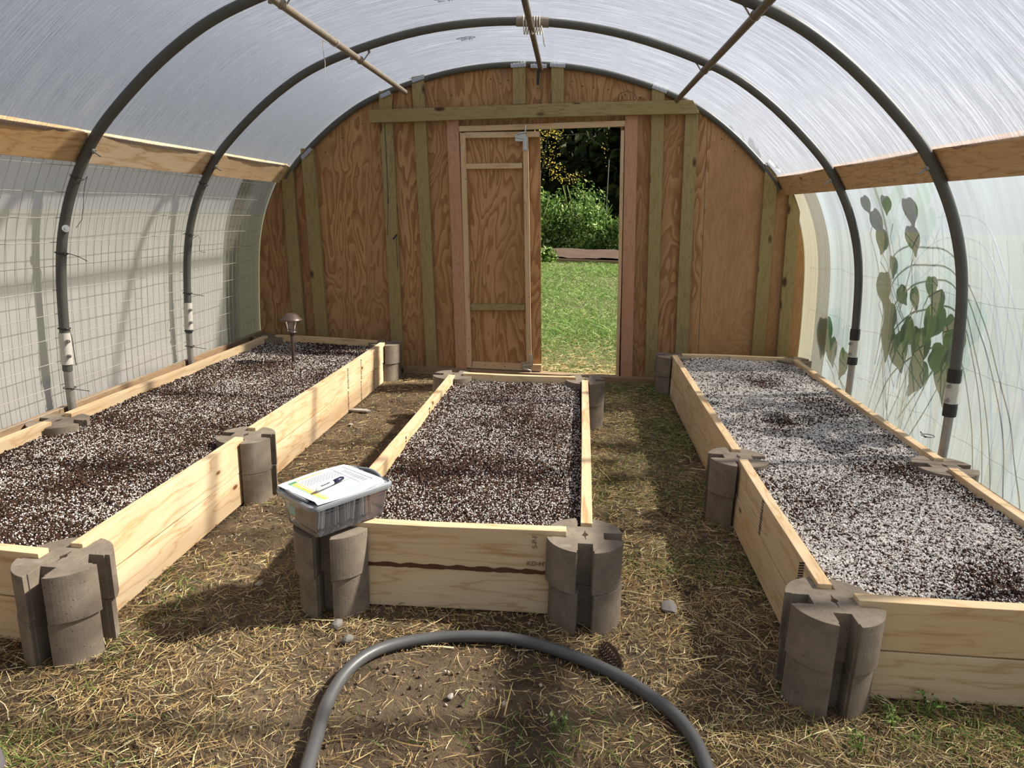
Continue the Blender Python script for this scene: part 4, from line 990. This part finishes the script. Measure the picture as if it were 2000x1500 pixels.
# printed sheet on the lid
def paper(name, hx, hy, z, rz, dx, dy, label, printed):
    nx, ny = (110, 80) if printed else (14, 10); m = MB(); vs = []; 
    for j in range(ny+1):
        for i in range(nx+1):
            u = i/nx*2-1; v_ = j/ny*2-1; e = max(0, v_-0.75)*0.03+max(0, -v_-0.8)*0.02; c_ = max(0, abs(u)-0.85)*0.0
            vs.append((u*hx, v_*hy, z+0.0035*math.sin(u*2.2+v_*1.5)*(0.5+0.5*abs(v_)) - (max(0, -v_-0.86)*0.05) + c_))
    m.v = vs
    for j in range(ny):
        for i in range(nx):
            m.f.append([j*(nx+1)+i, j*(nx+1)+i+1, (j+1)*(nx+1)+i+1, (j+1)*(nx+1)+i]); m.sm.append(True); k = 0
            if printed:
                u = (i+.5)/nx; v_ = (j+.5)/ny    # u along length, v from front to back
                if 0.10 < u < 0.13 and 0.06 < v_ < 0.88: k = 5
                elif 0.13 < u < 0.175 and 0.06 < v_ < 0.86: k = 1
                elif 0.185 < u < 0.21 and 0.06 < v_ < 0.86: k = 2
                if 0.86 < v_ < 0.93 and 0.10 < u < 0.21: k = 3
                elif 0.885 < v_ < 0.925 and 0.22 < u < 0.60: k = 2
                elif 0.62 < v_ < 0.84 and 0.24 < u < 0.75 and i % 2 == 0 and (j*7+i*13) % 5 > 1: k = 4
                elif 0.15 < v_ < 0.9 and 0.90 < u < 0.915 and (j % 4): k = 4
                elif 0.2 < v_ < 0.75 and 0.80 < u < 0.86 and i % 2 == 0 and (j % 5): k = 4
                elif 0.4 < v_ < 0.42 and 0.25 < u < 0.8: k = 5
                elif u > 0.74 and u < 0.75 and v_ > 0.2 and v_ < 0.95: k = 4
                elif 0.10 < v_ < 0.15 and 0.5 < u < 0.7 and (i % 3): k = 5
            m.mi.append(k)
    o = m.build(name, [M['paper'], M['paper_yellow'], M['paper_orange'], M['paper_green'], M['paper_text'], M['paper_mint']], recalc=False)
    o.matrix_world = bm4 @ Matrix.Translation((dx, dy, 0)) @ Matrix.Rotation(rz, 4, 'Z'); return tag(o, label, 'paper')
paper('paper_sheet', 0.119, 0.104, 0.1165, -0.02, -0.004, 0.004, 'plain white sheet under the printed one on the bin lid', False)
paper('printed_sheet', 0.123, 0.103, 0.1205, 0.05, -0.012, 0.0, 'printed sheet with yellow and green columns on the bin lid', True)
mk = empty('marker_pen', (0, 0, 0), label='grey and navy permanent marker lying on the printed sheet', cat='marker')
mk.matrix_world = bm4 @ Matrix.Translation((-0.035, -0.028, 0.1305)) @ Matrix.Rotation(0.24, 4, 'Z')
m = MB(); m.lathe([(0.0, -0.062), (0.0025, -0.060), (0.0055, -0.052), (0.006, -0.03), (0.006, 0.012), (0.0, 0.012)], n=16, axis='X'); m.build('barrel', M['markerwhite'], mk)
m = MB(); m.lathe([(0.0, 0.012), (0.0066, 0.012), (0.0064, 0.045), (0.0048, 0.056), (0.0, 0.058)], n=16, axis='X'); m.box((0.033, 0, 0.0068), (0.03, 0.003, 0.002)); m.build('cap', M['navy'], mk)
text_mesh('lettering', 'Sharpie', 0.012, M['ink'], mk, Matrix.Translation((-0.022, -0.0015, 0.0063)))

# ------------------------------------------------------------------ solar path light
sl_ = empty('solar_path_light', (-1.79, 4.297, 0.235), label='bronze solar path light staked in the left bed', cat='path light')
m = MB(); m.lathe([(0.0, 0.322), (0.028, 0.322), (0.036, 0.319), (0.060, 0.292), (0.070, 0.283), (0.070, 0.279), (0.045, 0.284), (0.0, 0.284)], n=32); m.build('cap', M['bronze'], sl_)
m = MB(); m.lathe([(0.040, 0.284), (0.027, 0.215), (0.026, 0.205)], n=24); m.build('glass', M['lampglass'], sl_)
m = MB()
for k in range(6):
    a = 2*PI*k/6+0.3; m.tube([(0.0425*math.cos(a), 0.0425*math.sin(a), 0.284), (0.029*math.cos(a), 0.029*math.sin(a), 0.205)], 0.0022, 6)
m.tube([(0.0315*math.cos(a), 0.0315*math.sin(a), 0.222) for a in [k*2*PI/24 for k in range(24)]], 0.0016, 5, closed=True); m.build('cage', M['bronze'], sl_)
m = MB(); m.lathe([(0.0, 0.207), (0.031, 0.207), (0.032, 0.200), (0.029, 0.196), (0.016, 0.186), (0.0115, 0.176), (0.0, 0.176)], n=24); m.build('collar', M['bronze'], sl_)
m = MB(); m.lathe([(0.0115, 0.178), (0.0105, -0.03), (0.0, -0.06)], n=18); m.build('stake', M['bronze'], sl_)

# ------------------------------------------------------------------ outside on the right: vine on wire arches
vine_pts = [(4.031, 1.303, .055, .3), (3.768, 1.306, .055, -.2), (3.53, 1.274, .075, .1), (3.95, 1.215, .075, .4), (3.936, 1.12, .075, -.3), (3.568, 1.141, .075, .2), (3.806, .998, .055, 0),
            (3.936, .861, .085, .1), (3.842, .72, .085, -.2), (3.566, .856, .055, .5), (3.412, .935, .045, 0), (3.356, .866, .05, .1), (3.376, .771, .08, -.4), (3.837, .604, .09, .1),
            (3.479, .636, .09, .1), (3.694, .567, .09, .4), (3.199, .711, .10, -.1), (3.237, .52, .09, .2), (3.477, .495, .085, -.3), (4.75, .48, .11, .1), (4.61, .383, .08, .4), (4.389, .36, .08, -.2), (3.60, .68, .07, 1.0), (3.70, .86, .05, .7), (3.3, .60, .07, 1.2)]
vine = empty('climbing_vine', (1.95, 3.6, 0), label='broad leaved climbing plant close outside the right wall', cat='plant')
m = MB(); t0 = 0.10
for i, (y, z, s, rot) in enumerate(vine_pts):
    s *= 1.25
    q, tg = prof_at_z(min(z, 1.4), 1); xw = XC+q.x+0.075; c = Vector((xw, y, z))+sun_dir*(t0+rnd.uniform(-0.02, 0.03))
    out = [(0, -0.85), (0.5, -0.95), (0.88, -0.4), (0.72, 0.25), (0.3, 0.75), (0, 1.2), (-0.3, 0.75), (-0.72, 0.25), (-0.88, -0.4), (-0.5, -0.95)]
    oc = catmull(out+[out[0]], 4)[:-1]; out = [(p.x, p.y) for p in oc]
    vs = [c]+[c+Vector((0.12*abs(a)*s, (a*math.cos(rot)-b*math.sin(rot))*s, -(b*math.cos(rot)+a*math.sin(rot))*s*1.0)) for a, b in out]
    m.add(vs, [(0, k+1, (k+1) % len(out)+1) for k in range(len(out))], True)
lv = m.build('leaves', M['leaf_vine'], vine, recalc=False); lv.location = (-1.95, -3.6, 0)
m = MB()
for i, (y, z, s, rot) in enumerate(vine_pts):
    c = Vector((1.7, y, z))+sun_dir*t0; m.tube([c, c+Vector((0.01, 0.06, -0.08)), (1.93, 3.7+0.1*math.sin(i), 0.0 if i % 5 == 0 else max(0.02, c.z-0.35))], 0.003, 5)
st = m.build('stems', M['leaf_vine'], vine); st.location = (-1.95, -3.6, 0)
arch = empty('wire_arch', (2.1, 3.3, 0), label='bent wire plant arch outside the right wall', cat='plant support')
arcs = [[(3.97, 0.62), (3.93, 1.02), (3.78, 1.21), (3.5, 1.25), (3.27, 1.21), (3.1, 1.05), (2.9, 0.80), (2.6, 0.30), (2.5, 0.0)],
        [(3.99, 0.5), (3.90, 0.92), (3.74, 1.09), (3.5, 1.15), (3.24, 1.11), (3.05, 0.92), (2.82, 0.6), (2.62, 0.1)],
        [(4.0, 0.35), (3.86, 0.80), (3.72, 0.96), (3.5, 1.06), (3.23, 1.04), (3.05, 0.82), (2.85, 0.45), (2.7, 0.05)],
        [(4.0, 0.2), (3.85, 0.65), (3.68, 0.83), (3.45, 0.92), (3.18, 0.92), (3.0, 0.68), (2.85, 0.3), (2.76, 0.02)],
        [(3.95, 0.1), (3.80, 0.45), (3.6, 0.62), (3.4, 0.72), (3.15, 0.74), (3.0, 0.5), (2.88, 0.15)]]
for a in arcs:
    m = MB(); cs = catmull(a, 5); m.tube([Vector((1.785, p.x, p.y))+sun_dir*0.03 for p in cs], 0.0035, 6); o = m.build('bent_wire', M['pvc'], arch); o.location = (-2.1, -3.3, 0)

# ------------------------------------------------------------------ outside beyond the door
def wedge_scatter(n, y0, y1, seed, pw=1.6):
    r = np.random.default_rng(seed); u = r.uniform(0, 1, n); y = y0+(y1-y0)*u**pw
    xl = -0.62*y/5.2-0.1; xr = 0.85*y/5.2; x = xl+(xr-xl)*r.uniform(0, 1, n)
    k = (y < 17.7)|(np.abs(x) > 50); return x[k], y[k], r
x, y, r = wedge_scatter(60000, 5.24, 18.0, 81)
n = len(x); sc = np.clip(y/7.0, 0.8, 2.2)
near = y < 6.5+0.4*np.sin(x*5)
o = blades('lawn_grass', np.stack([x, y, np.full(n, -0.004)], 1), r.uniform(0, 2*PI, n), r.uniform(0.03, 0.08, n)*(0.7+0.5*sc)*np.where(near, 0.6, 1)*(1+0.9*fbm(x, y, 51, 3, 1.6)), r.uniform(0.002, 0.004, n)*sc*1.2, r.uniform(0.35, 1.2, n), 0.3, M['lawnblade'], seed=8)
tag(o, 'tufty sunlit lawn grass seen through the doorway', 'grass', kind='stuff')
x, y, r = wedge_scatter(9000, 5.24, 10, 83); k = r.uniform(0, 1, len(x)) < np.exp(-(y-5.2)/1.3); x, y = x[k], y[k]; n = len(x)
o = blades('lawn_clippings', np.stack([x, y, r.uniform(0.01, 0.03, n)], 1), r.uniform(0, 2*PI, n), r.uniform(0.04, 0.10, n), r.uniform(0.002, 0.004, n), r.uniform(0, 0.3, n), 0.3, M['straw'], seed=12)
tag(o, 'dry clippings on the lawn by the doorway', 'straw', kind='stuff')
lumber('garden_edging', (-0.6, 17.8, 0.045), (3.2, 17.5, 0.04), 0.10, 0.05, M['grey_board'], 'long low wooden edging board at the far garden bed', 'board')
o = grid_mesh('mulch_mound', -2.5, 4.0, 17.85, 21.5, 0.12, lambda X, Y: 0.10+0.17*np.exp(-((Y-19.3)/1.1)**2)+0.03*fbm(X, Y, 5, 4, 5.0), M['mulch'])
tag(o, 'low mound of brown bark mulch in the far garden bed', 'mulch', kind='stuff')
def bush(x, y, w, d, h, n, size, mat, label, name='leafy_bush', cat='bush', seed=1, z0=0.1, shape='dome', group='bushes beyond the lawn'):
    r = np.random.default_rng(seed); root = empty(name, (x, y, 0), label=label, cat=cat, group=group)
    th = r.uniform(0, 2*PI, n); ph = np.arccos(r.uniform(0.0, 1, n)); rad = r.uniform(0.55, 1.0, n)**0.5*(1+0.25*fbm(th*2, ph*3, seed, 3, 2.0))
    c = np.stack([w*rad*np.sin(ph)*np.cos(th), d*rad*np.sin(ph)*np.sin(th), z0+h*rad*np.cos(ph)], 1)
    leaf_cloud('foliage', c, r.uniform(size*0.6, size*1.4, n), mat, root, seed)
    m = MB()
    for k in range(14):
        a = r.uniform(0, 2*PI); m.tube([(0.1*w*math.cos(a), 0.1*d*math.sin(a), 0), (0.5*w*math.cos(a), 0.5*d*math.sin(a), h*0.5), (0.8*w*math.cos(a+.3), 0.8*d*math.sin(a+.3), h*r.uniform(0.75, 1.05))], 0.012, 5)
    m.build('stems', M['leaf'], root); return root
bush(-0.9, 21.6, 1.1, 0.8, 1.65, 3000, 0.10, M['leaf'], 'tall loose green bush at the left of the doorway view', seed=1)
bush(0.35, 21.4, 1.0, 0.8, 1.45, 3400, 0.09, M['leaf'], 'dense green bush in the middle of the doorway view', seed=2)
bush(1.45, 21.2, 0.8, 0.7, 1.05, 2400, 0.09, M['leaf'], 'lower green bush at the right of the doorway view', seed=3)
bush(0.35, 22.4, 0.9, 0.6, 2.05, 1600, 0.08, M['leaf'], 'taller feathery bush behind the middle one', seed=4)
bush(-1.05, 17.9, 0.75, 0.4, 0.38, 1400, 0.08, M['lawnblade'], 'low bright lime green plant at the edge of the lawn', name='lime_plant', cat='plant', seed=5, z0=0.0, group=None)
bush(-2.6, 22, 1.3, 1.0, 2.0, 1500, 0.12, M['leaf'], 'green bush left of the doorway view, behind the plywood', seed=6)
bush(3.0, 22, 1.3, 1.0, 1.6, 1500, 0.12, M['leaf'], 'green bush far right beyond the lawn, behind the plywood', seed=7)
def tree(x, y, h, r0, crown, n, mat, label, seed, size=0.4, lean=0.0, cz=0.55, name='forest_tree'):
    r = np.random.default_rng(seed); root = empty(name, (x, y, 0), label=label, cat='tree', group='trees in the dark woods')
    m = MB(); m.tube([(lean*u*h, 0.1*math.sin(u*5+seed), u*h) for u in np.linspace(0, 1, 9)], [r0*(1-0.75*u) for u in np.linspace(0, 1, 9)], 10)
    for k in range(9):
        z = h*r.uniform(0.25, 0.85); a = r.uniform(0, 2*PI); l = crown*r.uniform(0.5, 0.9)
        m.tube([(lean*z, 0, z), (lean*z+l*0.5*math.cos(a), l*0.5*math.sin(a), z+0.25*l), (lean*z+l*math.cos(a), l*math.sin(a), z+0.35*l)], [r0*0.25, r0*0.15, 0.02], 6)
    m.build('trunk', M['bark'], root)
    c = r.normal(0, 1, (n, 3)); c /= np.linalg.norm(c, axis=1)[:, None]; rad = r.uniform(0.2, 1, n)**0.4
    c = c*rad[:, None]*np.array([crown, crown, h*(1-cz)*0.62]); c[:, 2] += h*(cz+(1-cz)*0.5); c[:, 2] = np.maximum(c[:, 2], 0.6)
    leaf_cloud('foliage', c, r.uniform(size*0.6, size*1.3, n), mat, root, seed); return root
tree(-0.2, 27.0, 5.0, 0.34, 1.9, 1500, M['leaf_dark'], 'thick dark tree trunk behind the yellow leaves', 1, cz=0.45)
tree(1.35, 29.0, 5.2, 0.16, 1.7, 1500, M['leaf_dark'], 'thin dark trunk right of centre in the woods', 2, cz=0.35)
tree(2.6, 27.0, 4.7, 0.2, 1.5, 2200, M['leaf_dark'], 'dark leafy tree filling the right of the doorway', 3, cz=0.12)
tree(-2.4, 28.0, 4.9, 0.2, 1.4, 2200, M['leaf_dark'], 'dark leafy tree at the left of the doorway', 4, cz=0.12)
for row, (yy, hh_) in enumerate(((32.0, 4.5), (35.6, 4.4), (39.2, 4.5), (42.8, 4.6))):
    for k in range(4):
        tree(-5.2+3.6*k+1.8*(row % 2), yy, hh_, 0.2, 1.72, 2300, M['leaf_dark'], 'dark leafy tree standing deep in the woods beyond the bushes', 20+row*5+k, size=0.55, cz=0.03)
yb = empty('yellow_branch', (-0.75, 23.6, 0), label='drooping branch of yellow autumn leaves at the upper left of the doorway', cat='branch')
r = np.random.default_rng(5); cs_ = []
for (dx, dz, sx, sz, n) in ((-0.25, 3.9, .18, .25, 70), (0.05, 3.75, .20, .12, 60), (-0.15, 3.0, .22, .35, 110), (0.1, 2.6, .18, .15, 60), (0.52, 2.3, .30, .12, 110), (-0.4, 3.4, .12, .35, 60), (1.7, 3.2, .08, .25, 16)):
    cs_.append(np.stack([dx+r.normal(0, sx, n), r.normal(0, 0.15, n), dz+r.normal(0, sz, n)], 1))
cs_ = np.concatenate(cs_); leaf_cloud('yellow_leaves', cs_, r.uniform(0.035, 0.09, len(cs_)), M['leaf_yellow'], yb, 3, 1.1)
m = MB(); m.tube([(-0.6, 0, 0), (-0.5, 0, 1.5), (-0.35, 0, 2.6), (-0.2, 0, 3.6), (0.0, 0, 4.4)], [0.03, 0.025, 0.02, 0.015, 0.01], 6); m.tube([(-0.35, 0, 2.6), (0.1, 0, 2.7), (0.7, 0, 2.3)], [0.015, 0.012, 0.006], 5); m.tube([(-0.2, 0, 3.6), (1.0, 0, 3.7), (1.75, 0, 3.2)], [0.012, 0.01, 0.006], 5); m.build('branch_wood', M['bark'], yb)
m = MB(); m.tube([(1.05, 23.2, 0), (1.05, 23.2, 2.9)], 0.016, 6); tag(m.build('fence_post', M['galv']), 'thin upright metal stake beyond the bushes', 'stake')
